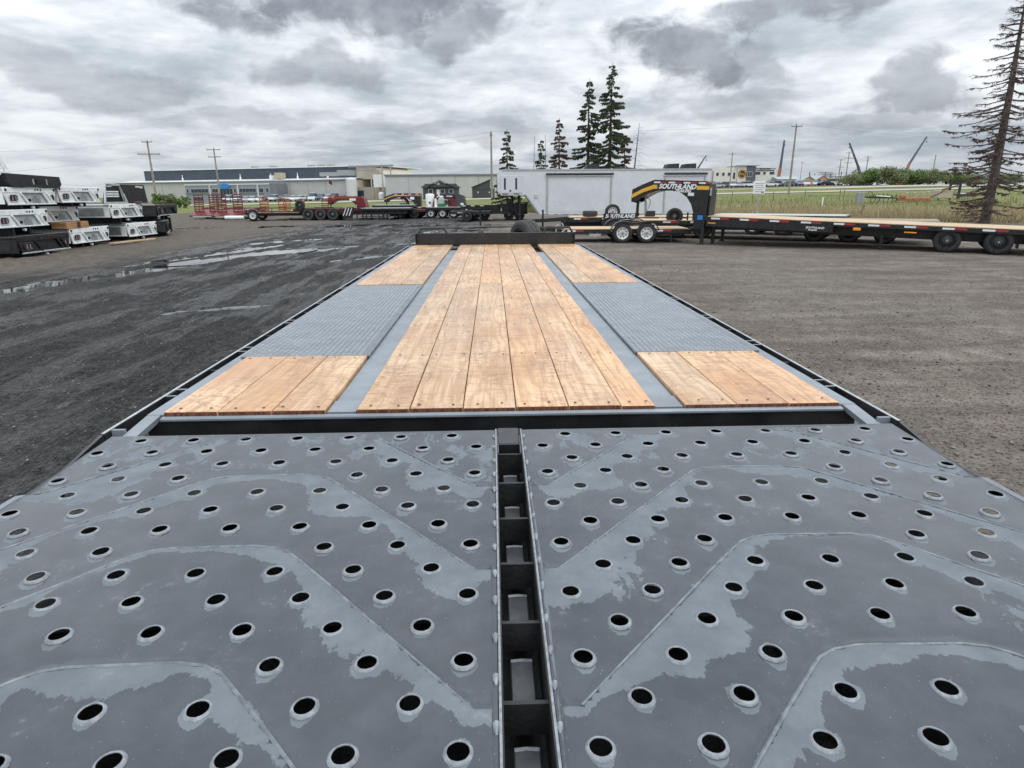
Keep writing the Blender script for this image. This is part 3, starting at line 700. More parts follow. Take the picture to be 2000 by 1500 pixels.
# ---- ramps
SL = math.tan(R(1.1)); RZ = lambda y: DZ+SL*(y-1.85)
RIDGES = [[(.434, 1.795), (.134, 1.465)], [(.907, 1.806), (1.231, 1.469)]]
base_r = [(.122, 1.100), (.427, 1.431), (.500, 1.507), (.523, 1.530), (.556, 1.547), (.599, 1.555), (.776, 1.552), (.815, 1.543), (.841, 1.527), (.870, 1.500), (.913, 1.451), (1.231, 1.118)]
for k in range(4): RIDGES.append([(x, y-.3455*k) for x, y in base_r])
RB, RE = .30, 1.848
RIDGES = [[p for p in r if p[1] > RB+.03] for r in RIDGES]; RIDGES = [r for r in RIDGES if len(r) > 1]
HOLES = []
for k in range(17):
    y = 1.802-.0857*k-.0007*k
    xs = [.214+.1558*i for i in range(7)] if k % 2 == 0 else [.138+.1558*i for i in range(8)]
    HOLES += [(x, y) for x in xs if y > RB+.05 and not (k % 4 == 3 and .55 < x < .80)]
X_IN, X_OUT = .083, 1.262
def seg_dist(px, py, r):
    best = np.full(px.shape, 9.); sg = np.zeros(px.shape)
    for (ax, ay), (bx_, by_) in zip(r[:-1], r[1:]):
        ex, ey = bx_-ax, by_-ay; l2 = ex*ex+ey*ey
        t = np.clip(((px-ax)*ex+(py-ay)*ey)/l2, 0, 1); qx, qy = ax+t*ex, ay+t*ey
        d = np.hypot(px-qx, py-qy); m = d < best
        best = np.where(m, d, best); sg = np.where(m, np.where(py < qy, 1., -1.), sg)
    return best, sg
def make_ramp(mirror):
    fx = (lambda x: mir(x)-MX) if mirror else (lambda x: x-MX)
    pts = []; edges = []
    rect = [(X_IN, RB), (X_OUT, RB), (X_OUT, RE), (X_IN, RE)]
    pts += rect; edges += [(0, 1), (1, 2), (2, 3), (3, 0)]
    HR, HN = .0195, 16
    for hx, hy in HOLES:
        k = len(pts); pts += [(hx+HR*math.cos(2*math.pi*i/HN), hy+HR*math.sin(2*math.pi*i/HN)) for i in range(HN)]; edges += [(k+i, k+(i+1) % HN) for i in range(HN)]
    hs = np.array(HOLES)
    for gx_ in np.arange(X_IN+.011, X_OUT-.005, .0125):
        for gy_ in np.arange(RB+.011, RE-.005, .0125):
            if np.min((hs[:, 0]-gx_)**2+(hs[:, 1]-gy_)**2) > .0225**2: pts.append((gx_+random.uniform(-.002, .002), gy_+random.uniform(-.002, .002)))
    vs, _, fs, *_r = geometry.delaunay_2d_cdt([Vector(p) for p in pts], edges, [], 0, 1e-6)
    co = np.array([[v.x, v.y] for v in vs]); tri = np.array([list(f) for f in fs])
    cen = co[tri].mean(1)
    keep = np.ones(len(tri), bool)
    for hx, hy in HOLES: keep &= ((cen[:, 0]-hx)**2+(cen[:, 1]-hy)**2) > (HR*.93)**2
    tri = tri[keep]
    px_, py_ = co[:, 0], co[:, 1]
    dry = np.full(len(co), .12); bend = np.zeros(len(co)); sd_ = 70 if mirror else 7
    for r in RIDGES:
        d, sg = seg_dist(px_, py_, r)
        wv = .004+.13*fbm(px_*5.5, py_*5.5, sd_, 2)**2.2
        wv = wv*(1+.7*(1-sst(.8, 1.4, py_)))
        dry = np.maximum(dry, np.where(sg > 0, np.clip(1.05-d/wv*.5, 0, 1), np.clip(.6-d/.012, 0, 1)))
        bend += np.where(sg > 0, .0035, -.0035)*np.exp(-d/.07)*np.clip(d/.004, 0, 1)
    dmin = np.full(len(co), 9.)
    for hx, hy in HOLES: dmin = np.minimum(dmin, np.hypot(px_-hx, (py_-hy)*np.where(py_ < hy, .62, 1.)))
    dry = np.maximum(dry, np.clip(.52-(dmin-.021)/.016, 0, 1))
    dry += (fbm(px_*9, py_*9, sd_+3, 3)-.5)*.55 + .30*sst(1.2, 1.75, py_) - .06*sst(1.1, .7, py_)
    z = np.array([RZ(y) for y in py_])+bend+(fbm(px_*3, py_*3, sd_+9, 2)-.5)*.004
    mb_v = [(fx(x), y, zz) for (x, y), zz in zip(co, z)]
    me = bpy.data.meshes.new('ramp_plate'); me.from_pydata(mb_v, [], [tuple(int(i) for i in (t if not mirror else t[::-1])) for t in tri]); me.update()
    me.attributes.new('dry', 'FLOAT', 'POINT').data.foreach_set('value', dry)
    me.shade_smooth()
    plate = obj('ramp', me, 'ramp_plate', T)
    fr = MB()
    def bx(x0, x1, *r): fr.box(min(fx(x0), fx(x1)), max(fx(x0), fx(x1)), *r)
    th = .058
    def wall(x0, y0, x1, y1, t=.006):
        fr.add([(fx(x0), y0, RZ(y0)-.001), (fx(x1), y1, RZ(y1)-.001), (fx(x1), y1, RZ(y1)-th), (fx(x0), y0, RZ(y0)-th)], [(0, 1, 2, 3)])
    wall(X_OUT, RB, X_OUT, RE); wall(X_IN, RE, X_OUT, RE); wall(X_IN, RB, X_OUT, RB)
    fr2 = obj('ramp_flange', fr, 'black_paint', plate)
    fr = MB()
    for xx in (.46, .87): 
        for y in (.35,): bx(xx, xx+.05, RB+.02, RE-.03, RZ(RB)-.135, RZ(RB)-.075)
    for y in (.6, 1.05, 1.5): bx(X_IN+.03, X_OUT-.03, y+.012, y+.05, RZ(RB)-.137, RZ(RB)-.076)
    obj('ramp_frame', fr, 'black_rough', plate)
    fr = MB(); bx(X_IN+.004, X_OUT-.012, RB+.01, RE-.01, RZ(RB)-.15, RZ(RB)-.14); obj('added_dark_pan', fr, 'black_rough', plate)  # added pan that blocks light from below so the holes stay dark
    # inner edge: upstanding black plate with weld blobs
    fr = MB(); n_ = 24
    for a, c_, z0, z1 in ((X_IN-.001, X_IN-.008, -.12, .003),):
        ys = (RB, RE+.004)
        vv = [(fx(x), y, RZ(y)+zz) for y in ys for x, zz in ((a, z0), (a, z1), (c_, z1), (c_, z0))]
        fr.add(vv, [(0, 1, 5, 4), (1, 2, 6, 5), (2, 3, 7, 6), (3, 0, 4, 7), (0, 3, 2, 1), (4, 5, 6, 7)])
    obj('inner_flange', fr, 'black_rough', plate)
    fr = MB(); y = RB+.05
    while y < RE-.02:
        ln = random.uniform(.012, .03); a = X_IN+.002
        fr.path([(fx(a), y, RZ(y)-.001), (fx(a+.001), y+ln*.3, RZ(y)+.003), (fx(a+.001), y+ln*.7, RZ(y)+.003), (fx(a), y+ln, RZ(y)-.001)], [.002, .0045, .005, .002], 6)
        y += random.uniform(.075, .10)
    tag(obj('weld_bead', fr, 'collar_steel', plate, smooth=True), kind='stuff')
    fr = MB(); a = X_IN-.0045
    fr.add([(fx(a-.001), RB, RZ(RB)+.0034), (fx(a+.003), RB, RZ(RB)+.0034), (fx(a+.003), RE, RZ(RE)+.0034), (fx(a-.001), RE, RZ(RE)+.0034)], [(0, 1, 2, 3)])
    obj('bright_edge', fr, 'collar_steel', plate)
    # raised ridges and hole collars
    for r in RIDGES:
        q_ = MB(); rs = [.0022]+[.0034]*(len(r)-2)+[.0022]
        q_.path([(fx(x), y, RZ(y)+.0002) for x, y in r], rs if len(r) > 2 else .003, 6)
        obj('ridge', q_, 'ridge_steel', plate, smooth=True)
    prof = [(.0220, -.001), (.0212, .0010), (.0192, .0032), (.0174, .0044), (.0162, .0041), (.0157, .0026)]
    for i, (hx, hy) in enumerate(HOLES):
        def cm(v=i % 4):
            mb = MB().lathe(prof, 20, axis='z'); rr_ = random.Random(v)
            mb.v = [(x*(1+rr_.uniform(-.02, .02)), y*(1+rr_.uniform(-.02, .02)), z) for x, y, z in mb.v]; return mb
        obj('hole_collar', cached(('collar', i % 4), cm, True), 'collar_steel', plate, (fx(hx), hy, RZ(hy)), (math.atan(SL), 0, random.uniform(0, 6)))
    return plate
make_ramp(False); make_ramp(True)
# ladder of rungs between the ramps
for k in range(8):
    y = 1.70-.184*k
    if y < RB+.1: break
    z = RZ(y)
    obj('rung', MB().box(-.041, .041, y-.004, y+.004, z-.075, z-.016), 'black_rough', T)
    c_ = MB(); c_.cbox(-.020, .020, y+.008, y+.15, z-.075, z-.068, .002); obj('pad', c_, 'pad_grey', T)
    obj('pad_weld', MB().path([(-.019, y+.150, z-.069), (0, y+.151, z-.068), (.019, y+.150, z-.069)], .0035, 6), 'collar_steel', T, smooth=True)
obj('centre_spine', MB().box(-.04, .04, RB, 1.8, DZ-.19, DZ-.165), 'black_rough', T)
obj('centre_block', MB().cbox(-.035, .035, 1.765, 1.90, DZ-.09, DZ-.012, .004), 'black_paint', T)
for sx in (-1, 1): obj('pivot_plate', MB().cbox(sx*.036-.004, sx*.036+.004, 1.70, 1.84, DZ-.10, DZ-.012, .002), 'grey_steel', T)

# ------------------------------------------------------------------ placing by sight line onto a known depth
CP = Vector((0, 0, CAM_H))
def atY(x, y, Yd):
    d = ray(x, y); return CP + d*(Yd/d.y)
def atG(x, y, z=0.):
    d = ray(x, y); return CP + d*((z-CAM_H)/d.z)
def blob(seed, x, y): return random.Random(seed)

# ------------------------------------------------------------------ stacked truck beds on the left
def truck_bed(label, loc, rz=0., white=True, rails=.2, cat='truck bed', group='truck beds stacked beside the yard'):
    bw, bg_, bm = ('bed_white', 'bed_grey', 'mesh_grey') if white else ('black_paint', 'black_paint', 'black_rough')
    t = thing('truck_bed', label, cat, loc, rz, group)
    Wd = 2.22; k = 'bed'
    obj('deck', cached((k, 'deck'), lambda: MB().cbox(-3.1, -.062, 0, Wd, .40, .47, .01)), bg_, t)
    band = obj('rear_band', cached((k, 'band'), lambda: MB().cbox(-.06, 0, 0, Wd, .335, .495, .012)), bw, t)
    for y in (1.30, 1.42, 1.54): obj('marker_lamp', cached((k, 'lamp'), lambda: MB().lathe([(.001, .012), (.026, .010), (.03, 0)], 10, axis='x')), 'dark_hole' if white else 'lamp_red', band, (.001, y, .425))
    for y in (.07, Wd-.07): obj('corner_lamp', cached((k, 'lamp2'), lambda: MB().lathe([(.001, .012), (.04, .010), (.045, 0)], 12, axis='x')), 'dark_hole', band, (.001, y, .42))
    for s_ in (0, 1):
        f = (lambda y: y) if s_ == 0 else (lambda y: Wd-y)
        cp = obj('corner_panel', MB().prism([(f(.0), .333), (f(.60), .333), (f(.80 if s_ == 0 else .36), .03), (f(.10), .03)], -.05, -.012, axis='x'), bw, t)
        fr = MB(); a, b_, c_, d_ = (.16, .50, .09, .285) if s_ == 0 else (.10, .30, .09, .285)
        ring = [(a+.05, c_), (b_-.05, c_), (b_, c_+.05), (b_, d_-.05), (b_-.05, d_), (a+.05, d_), (a, d_-.05), (a, c_+.05)]
        fr.path([(0, f(y), z) for y, z in ring+ring[:1]], .014, 6); obj('lamp_frame', fr, bg_, cp)
        obj('lamp_window', MB().prism([(f(y), z) for y, z in ring], -.011, -.004, axis='x'), 'dark_hole', cp)
        nb = 4 if s_ == 0 else 2
        for i in range(nb): obj('lamp_bar', MB().box(-.003, .004, *sorted((f(a+.05+i*(b_-a-.08)/nb), f(a+.09+i*(b_-a-.08)/nb))), c_+.03, d_-.03), 'lamp_red' if i % 2 == 0 else 'mesh_grey', cp)
    obj('slant_bar', cached((k, 'slant1'), lambda: MB().bar((0, .64, .333), (.0, .90, .03), .05, .05)), bw, t)
    obj('slant_bar', cached((k, 'slant2'), lambda: MB().bar((0, 1.80, .333), (.0, 2.02, .03), .05, .05)), bw, t)
    cpn = obj('centre_panel', cached((k, 'cpanel'), lambda: MB().prism([(.64, .333), (1.80, .333), (2.02, .03), (.90, .03)], -.10, -.07, axis='x')), bm if not white else 'bed_grey', t)
    obj('hitch_recess', cached((k, 'hr'), lambda: MB().prism([(1.20, .05), (1.20, .20), (1.27, .20), (1.27, .25), (1.40, .25), (1.40, .20), (1.50, .20), (1.56, .05)], -.069, -.06, axis='x')), 'mesh_grey' if white else 'dark_hole', cpn)
    obj('plug_box', cached((k, 'pb'), lambda: MB().cbox(-.069, -.05, 1.02, 1.13, .09, .17, .006)), 'dark_hole', cpn)
    obj('bumper', cached((k, 'bump'), lambda: MB().cbox(-.05, .02, .10, Wd-.06, -.01, .029, .006)), 'white_paint' if white else 'bed_grey', t)
    for s_ in (0, 1):
        y0, y1 = (0., .03) if s_ == 0 else (Wd-.03, Wd)
        sp_ = obj('side_panel', cached((k, 'side', s_), lambda: MB().box(-3.1, -.062, y0, y1, .02, .399)), bw, t)
        for x0, x1 in ((-1.25, -.25), (-2.95, -2.05)):
            yy = (y0-.012, y0-.002) if s_ == 0 else (y1+.002, y1+.012)
            obj('toolbox_door', cached((k, 'tb', s_, x0), lambda: MB().cbox(x0, x1, *yy, .07, .36, .004)), 'mesh_grey' if white else 'black_rough', sp_)
    for y in (.72, 1.42): obj('chassis_rail', MB().box(-3.0, -.12, y, y+.09, -rails, -.011), 'black_rough', t)
    obj('hitch_ball', cached((k, 'ball'), lambda: MB().lathe([(.001, .05), (.04, .04), (.05, .0), (.03, -.05), (.001, -.05)], 10, axis='x')), 'white_paint', t, (-.06, 1.14, -.09))
    return t
XB = -14.0
truck_bed('dark steel truck bed on the ground, lowest of the leftmost stack', (-13.3, 18.5, .10), 0, False, .12)
truck_bed('white truck bed resting on the black one, middle of the leftmost stack', (XB, 18.78, .80), 0, True, .24)
truck_bed('white truck bed directly under the long black tray, leftmost stack', (XB, 19.34, 1.43), 0, True, .15)
truck_bed('white truck bed on the ground below the wooden crate', (XB, 21.88, .14), 0, True, .15)
truck_bed('white truck bed just above the wooden crate', (XB-.5, 21.15, .86), 0, True, .24)
truck_bed('white truck bed on top of the second stack from the left', (XB, 21.72, 1.47), 0, True, .14)
truck_bed('white truck bed on the ground, nearest to the black beds', (XB, 25.3, .16), 0, True, .16)
truck_bed('white truck bed carrying the big black headache rack', (XB, 24.42, .89), 0, True, .22)
truck_bed('black truck bed on the ground right of the white stacks', (XB+.1, 28.2, .16), R(24), False, .16)
truck_bed('black truck bed lying on another black bed', (XB-.15, 28.1, .82), R(24), False, .17)
truck_bed('black truck bed with pale rear, farthest of the beds', (XB-1.4, 30.7, .80), R(5), False, .80)
# long black tray, racks, crate
t = thing('bumper_tray', 'long black steel tray on top of the leftmost stack', 'tray', (XB+.05, 19.45, 1.93))
obj('tray_face', MB().prism([(0, .38), (2.38, .33), (2.42, .10), (2.30, 0), (.25, 0), (.02, .2)], -.10, 0, axis='x'), 'black_paint', t)
obj('tray_body', MB().prism([(.05, .34), (2.33, .30), (2.33, .02), (.3, .02)], -1.2, -.101, axis='x'), 'black_rough', t)
for y in (1.08, 1.68): obj('bracket', MB().box(.001, .02, y, y+.05, .08, .24), 'galv', t)
obj('latch', MB().box(.001, .03, 1.25, 1.55, .12, .22), 'dark_hole', t)
def rack(label, loc, wd, ht, mat, slat, full=False, name='headache_rack'):
    t = thing(name, label, 'rack', loc)
    o1, o2 = .12*wd, wd*(.42 if full else .72)
    obj('frame', MB().bar((0, 0, 0), (-.1, o1, ht), .06, .07).bar((0, o2+.28*ht, 0), (-.1, o2, ht), .06, .07).bar((-.1, o1, ht), (-.1, o2, ht), .06, .07).bar((0, 0, .03), (0, o2+.28*ht, .03), .06, .06), slat, t)
    for i in range(5 if not full else 3):
        z = ht*(.25+.14*i) if not full else ht*(.38+.12*i)
        obj('slat', MB().bar((-.05, o1*(z/ht)+.04, z), (-.05, o2+.2*(1-z/ht)-.08 if not full else o1+.45*wd*(.5), z), .03, .05), 'white_paint', t)
    obj('lamp_plate', MB().cbox(-.12, -.07, o1+.02, o1+.35, ht*.86, ht*1.0, .005), slat, t)
    if full:
        obj('back_panel', MB().prism([(.1, 0), (o2+.2, 0), (o2, ht-.04), (o1+.05, ht-.04)], -.16, -.12, axis='x'), mat, t)
        obj('side_panel', MB().prism([(o2+.20, 0), (wd+.02, 0), (wd-.1, ht), (o2, ht)], -.10, -.02, axis='x'), mat, t)
        obj('lettering', MB().box(-.019, -.014, wd-.75, wd-.45, ht*.87, ht*.94).box(-.019, -.014, wd-.43, wd-.22, ht*.86, ht*.93).box(-.019, -.014, wd-.48, wd-.25, ht*.82, ht*.845), 'white_paint', t)
    else:
        for y in (wd*.45, wd*.62): obj('upright', MB().bar((-.03, y+.2, .02), (-.08, y, ht), .04, .05), slat, t)
    return t
rack('white steel headache rack standing on the long black tray', (XB-.1, 18.9, 2.30), 1.1, .55, 'bed_white', 'bed_white')
rack('big black headache rack with white slats on a white truck bed', (XB-.05, 24.25, 1.40), 3.0, .68, 'black_paint', 'bed_grey', True)
rack('small white rack standing on the second stack', (XB-.6, 21.75, 1.97), .6, .28, 'bed_white', 'bed_white')
t = thing('wooden_crate', 'brown wooden crate between two white truck beds', 'crate', (XB+.02, 21.75, .64))
for i in range(3): obj('board', MB().cbox(-.5, 0, .0, .55, .07*i, .07*i+.064, .004), 'crate_wood', t)
obj('slot', MB().box(.001, .008, .56, .72, 0, .2), 'dark_red', t)
for i in range(3): obj('board', MB().cbox(-.5, -.01, .73, 1.2, .07*i, .07*i+.064, .004), 'crate_wood', t)
t = tag(obj('timber_plank', MB().cbox(-.1, .1, -1.2, 1.2, 0, .05, .006), 'deck_pine', None, (-13.3, 24.3, .04), (0, 0, R(-6))), 'loose pine plank on the ground beside the white truck beds', 'plank')
tag(obj('red_cushion', MB().lathe([(.001, .08), (.2, .07), (.25, .03), (.22, 0), (.001, 0)], 14, axis='z'), 'dark_red', None, (XB-.1, 26.4, 1.385)), 'small dull red cover on the white bed beside the black rack', 'cover')

# ------------------------------------------------------------------ generic trailers
def tapes(t, x0, x1, y, z, step=.9, h_=.05, side=-1, wl=.28):
    x = x0; e = .003*side
    while x+2*wl < x1:
        for k, (m_, nm) in enumerate((('tape_white', 'white_reflector'), ('tape_red', 'red_reflector'))):
            obj(nm, cached(('tape', wl, h_, side), lambda: MB().box(0, wl, min(0, .004*side), max(0, .004*side), -h_/2, h_/2)), m_, t, (x+k*wl, y+e, z))
        x += step
def deck_body(t, L, Wd, zd, deck='deck_pine', frame='black_paint', tape=.9, thick=.13, beam=True, x0=0., rim='rim_black', axles=(), wr=.37, tyre='rubber', dual=False, fender=False, ntape=None, tilt=0.):
    obj('side_rail', MB().box(x0, x0+L, 0, .05, zd-thick, zd-.02), frame, t); obj('side_rail', MB().box(x0, x0+L, Wd-.05, Wd, zd-thick, zd-.02), frame, t)
    obj('end_rail', MB().box(x0-.05, x0-.001, 0, Wd, zd-thick, zd-.02), frame, t); obj('end_rail', MB().box(x0+L+.001, x0+L+.05, 0, Wd, zd-thick, zd-.02), frame, t)
    nb = 7
    for i in range(nb):
        a, b_ = .055+(Wd-.11)/nb*i, .055+(Wd-.11)/nb*(i+1)
        obj('plank', cached(('pl', round(L, 2), round(Wd, 2)), lambda: MB().box(.01, L-.01, .006, (Wd-.11)/nb-.006, -.05, 0)), deck, t, (x0, a, zd))
    if beam:
        for y in (Wd*.27, Wd*.68): obj('main_beam', MB().box(x0-.3, x0+L-.2, y, y+.12, max(.3, zd-.42), zd-thick-.001), frame, t)
    for i in range(int(L/.9)): obj('cross_member', MB().box(x0+.4+i*.9, x0+.46+i*.9, .051, Wd-.051, zd-thick+.01, zd-.055), 'black_rough', t)
    for ax in axles:
        for s_ in (-1, 1):
            yy = .16 if s_ < 0 else Wd-.16
            if fender: yy = -.14 if s_ < 0 else Wd+.14
            wheel(t, ax, yy, wr+tilt*ax, wr, .25, rim, tyre, side=s_, n=24)
            if dual: wheel(t, ax, yy-s_*.30, wr+tilt*ax, wr, .25, rim, tyre, side=s_, n=24)
        obj('axle', MB().tube((ax, .0, wr), (ax, Wd, wr), .06), 'black_rough', t)
    if fender and axles:
        a0, a1 = min(axles), max(axles)
        for y0, y1 in ((-.29, .0), (Wd, Wd+.29)):
            pts = []
            for i in range(9): a = math.pi*.93-(math.pi*.93-math.pi/2)*i/8; pts.append((a0+math.cos(a)*(wr+.09), wr+math.sin(a)*(wr+.07)))
            if len(axles) > 1:
                dip = .05 if a1-a0 < 1.2 else 0
                for i in range(1, 8): pts.append((a0+(a1-a0)*i/8, wr+(wr+.07)-dip*math.sin(math.pi*i/8)**2))
            for i in range(9): a = math.pi/2-(math.pi/2-math.pi*.07)*i/8; pts.append((a1+math.cos(a)*(wr+.09), wr+math.sin(a)*(wr+.07)))
            inn = [(x, z-.02) for x, z in pts]
            mb = MB(); nn = len(pts)
            vs = [(x, y0, z) for x, z in pts]+[(x, y1, z) for x, z in pts]+[(x, y0, z-.035) for x, z in pts]
            mb.add(vs, [(i, i+1, nn+i+1, nn+i) for i in range(nn-1)]+[(i, i+1, 2*nn+i+1, 2*nn+i) for i in range(nn-1)])
            obj('fender', mb, frame, t, smooth=True)
    if tape: tapes(t, x0+.15, x0+L, 0, zd-.065, tape); 
def gooseneck(t, y0, y1, sc=1., mat='black_paint', stripe='yellow_paint', text=True, zoff=0., kx=1., x0=0.):
    outer = [(.42, .55), (.46, 2.00), (.36, 2.07), (-1.85, 2.09), (-2.35, 1.93), (-2.78, 1.76), (-2.80, 1.36), (-2.62, 1.33)]
    inner = [(-2.35, 1.50), (-2.0, 1.66), (-1.6, 1.745), (-1.05, 1.75), (-.70, 1.70), (-.42, 1.55), (-.22, 1.33), (-.10, 1.05), (-.05, .80), (-.05, .55)]
    q = lambda p: ((p[0]*kx+x0)*sc, p[1]*sc+zoff)
    out_ = [q(p) for p in outer+inner]
    # two side plates and a top skin
    for a in (y0, y1-.03):
        pts = out_; mb = MB(); n_ = len(pts)
        tris = geometry.tessellate_polygon([[Vector((p[0], p[1], 0)) for p in pts]])
        vs = [(p[0], a, p[1]) for p in pts]+[(p[0], a+.03, p[1]) for p in pts]
        mb.add(vs, [tuple(tr) for tr in tris]+[tuple(n_+i for i in tr) for tr in tris]+[(i, (i+1) % n_, n_+(i+1) % n_, n_+i) for i in range(n_)])
        obj('neck_plate', mb, mat, t)
    mb = MB(); n_ = len(outer)
    skin = [q(p) for p in outer]; mb.add([(p[0], y0+.031, p[1]-.01) for p in skin]+[(p[0], y1-.031, p[1]-.01) for p in skin], [(i, i+1, n_+i+1, n_+i) for i in range(n_-1)])
    skin = [q(p) for p in inner]; n_ = len(skin); mb.add([(p[0], y0+.031, p[1]+.01) for p in skin]+[(p[0], y1-.031, p[1]+.01) for p in skin], [(i, i+1, n_+i+1, n_+i) for i in range(n_-1)])
    obj('neck_skin', mb, mat, t)
    if stripe:
        xe = -1.70 if text else .44
        if text: obj('stripe', MB().box(q((-.05, 0))[0], q((.44, 0))[0], y0-.004, y0-.001, 1.80*sc+zoff, 1.92*sc+zoff), stripe, t)
        st = [(xe, 1.925), (-1.85, 1.93), (-2.35, 1.78), (-2.78, 1.60)]; sb = [(-2.78, 1.47), (-2.32, 1.67), (-1.85, 1.80), (xe, 1.80)]
        if not text: sb = [(p[0], p[1]+.06) for p in sb]
        pts = [q(p) for p in st+sb]; mb = MB(); n_ = len(pts)
        vs = [(p[0], y0-.004, p[1]) for p in pts]+[(p[0], y0-.001, p[1]) for p in pts]
        f_ = [(0, 1, 6, 7), (1, 2, 5, 6), (2, 3, 4, 5)]
        mb.add(vs, f_+[(i, (i+1) % n_, n_+(i+1) % n_, n_+i) for i in range(n_)]); obj('stripe', mb, stripe, t)
        for i in range(4):
            x = q((-1.85+i*.62, 0))[0]
            obj('white_reflector', MB().box(x, x+.22*sc, y0-.005, y0-.001, 1.985*sc+zoff, 2.035*sc+zoff), 'tape_white', t); obj('red_reflector', MB().box(x+.22*sc, x+.44*sc, y0-.005, y0-.001, 1.985*sc+zoff, 2.035*sc+zoff), 'tape_red', t)
    m = y0+(y1-y0)/2; cx = q((-2.66, 0))[0]
    obj('coupler', MB().tube((cx, m, 1.4*sc+zoff), (cx, m, .95*sc+zoff), .055*sc).tube((cx, m, .97*sc+zoff), (cx, m, .86*sc+zoff), .08*sc), 'black_paint', t)
    return q

# black gooseneck deck trailer, right
RZG = math.atan2(-.552, .834)
G1 = thing('gooseneck_trailer', 'black gooseneck trailer with yellow stripe and white lettering on its arched neck', 'trailer', (6.9, 21.0, 0), RZG); G1.rotation_euler = (0, R(1.7), RZG)
deck_body(G1, 10.2, 2.5, .92, axles=(6.67, 7.82), wr=.33, dual=True, tape=.9, thick=.14, x0=.05, tilt=math.tan(R(1.7)))
q = gooseneck(G1, .30, 1.05, 1., zoff=-.07, kx=.819, x0=-.407)
me = text_mesh('SOUTHLAND', .21, .28, .009); o = obj('lettering', me, 'tape_white', G1, (-1.74, .290, 1.745), (R(90), 0, 0))
me = text_mesh('TRAILERS', .13, .28, .005); obj('lettering', me, 'tape_white', G1, (-1.18, .290, 1.64), (R(90), 0, 0))
obj('sticker', MB().box(-.72, -.52, .285, .288, 1.53, 1.63), 'tape_white', G1); obj('sticker', MB().box(-.33, -.15, .283, .286, .78, .92), 'blue_sign', G1)
for y in (.02, .62, 1.9): obj('landing_leg', MB().box(-.10 if y < .3 else .10, .0 if y < .3 else .2, y, y+.1, .02, .80).box(-.16 if y < .3 else .05, .06 if y < .3 else .26, y-.04, y+.14, .0, .02), 'black_paint', G1)
obj('tool_rack', MB().box(-.02, .03, .35, 1.0, .93, 1.75), 'black_rough', G1)
obj('work_lamp', MB().cbox(-.02, .04, .33, .345, 1.55, 1.8, .003), 'galv', G1)
obj('chain_bundle', MB().path([(-2.30, .6, 1.45), (-2.27, .6, 1.2), (-2.26, .6, 1.0), (-2.28, .6, .8)], [.03, .05, .045, .015]).path([(-2.2, .6, 1.45), (-2.1, .6, 1.3), (-2.15, .6, 1.1), (-2.25, .6, .95)], .015), 'galv', G1)
obj('front_apron', MB().box(.05, 9.2, .75, .85, .55, .775), 'black_paint', G1)
me = text_mesh('SOUTHLAND', .085, .25, .002); obj('lettering', me, 'tape_white', G1, (3.05, .045-.05-.001, .685), (R(90), 0, 0))
me = text_mesh('TRAILERS', .06, .25, .002); obj('lettering', me, 'tape_white', G1, (3.12, .044-.05, .625), (R(90), 0, 0))
obj('fascia', MB().box(.05, 3.8, -.001, .03, .60, .778), 'black_paint', G1)
obj('amber_lamp', MB().cbox(4.33, 4.53, -.05, -.002, .69, .77, .012), 'amber', G1)
obj('amber_marker', MB().box(.12, .36, -.01, -.002, .69, .725), 'amber', G1); obj('amber_marker', MB().box(5.62, 5.92, -.01, .0, .69, .725), 'amber', G1)
obj('mud_flap', MB().box(8.45, 8.47, .02, .60, .30, .70), 'rubber', G1); obj('mud_flap', MB().box(8.45, 8.47, 1.9, 2.48, .30, .70), 'rubber', G1)
obj('landing_leg', MB().box(5.05, 5.13, .3, .38, .15, .6), 'black_paint', G1)
def loc_g(x, y): return (6.9+x*.834+y*.552, 21.0-x*.552+y*.834, 0)
G2 = thing('deck_trailer', 'black triple axle deck trailer right behind the gooseneck trailer', 'trailer', loc_g(-.4, 2.75), RZG)
deck_body(G2, 6.9, 2.4, .74, deck='old_pine', axles=(3.4, 4.45, 5.5), wr=.34, tape=0, tyre='rubber')
G3 = thing('deck_trailer', 'black deck trailer with white wheels, third back from the yard', 'trailer', loc_g(-1.4, 5.95), RZG)
deck_body(G3, 5., 2.2, .78, deck='bed_grey', axles=(1.72, 2.86), wr=.36, rim='rim_white', tape=0)
# small tandem car hauler
S1 = thing('car_hauler', 'low black tandem trailer with pine deck and white spoked wheels', 'trailer', (2.45, 22.35, 0), R(-4))
deck_body(S1, 4.35, 2.0, .47, axles=(2.02, 2.84), wr=.335, rim='rim_white', fender=True, tape=1.5, thick=.16, beam=False)
obj('tongue', MB().bar((-.05, .4, .40), (-1.5, 1.0, .45), .1, .12).bar((-.05, 1.6, .40), (-1.5, 1.0, .45), .1, .12), 'black_paint', S1)
obj('jack', MB().tube((-1.2, 1.0, .02), (-1.2, 1.0, .75), .035).box(-1.28, -1.12, .92, 1.08, 0, .02), 'galv', S1)
obj('side_step', MB().box(.9, 1.3, -.06, -.002, .22, .31), 'galv', S1); obj('rear_leg', MB().box(3.7, 3.78, .1, .18, .0, .31), 'black_paint', S1)
obj('ramp_door', MB().bar((4.41, .1, .42), (4.75, .1, .40), .06, .12).bar((4.41, 1.9, .42), (4.75, 1.9, .40), .06, .12).bar((4.72, .1, .40), (4.72, 1.9, .40), .1, .1), 'black_paint', S1)
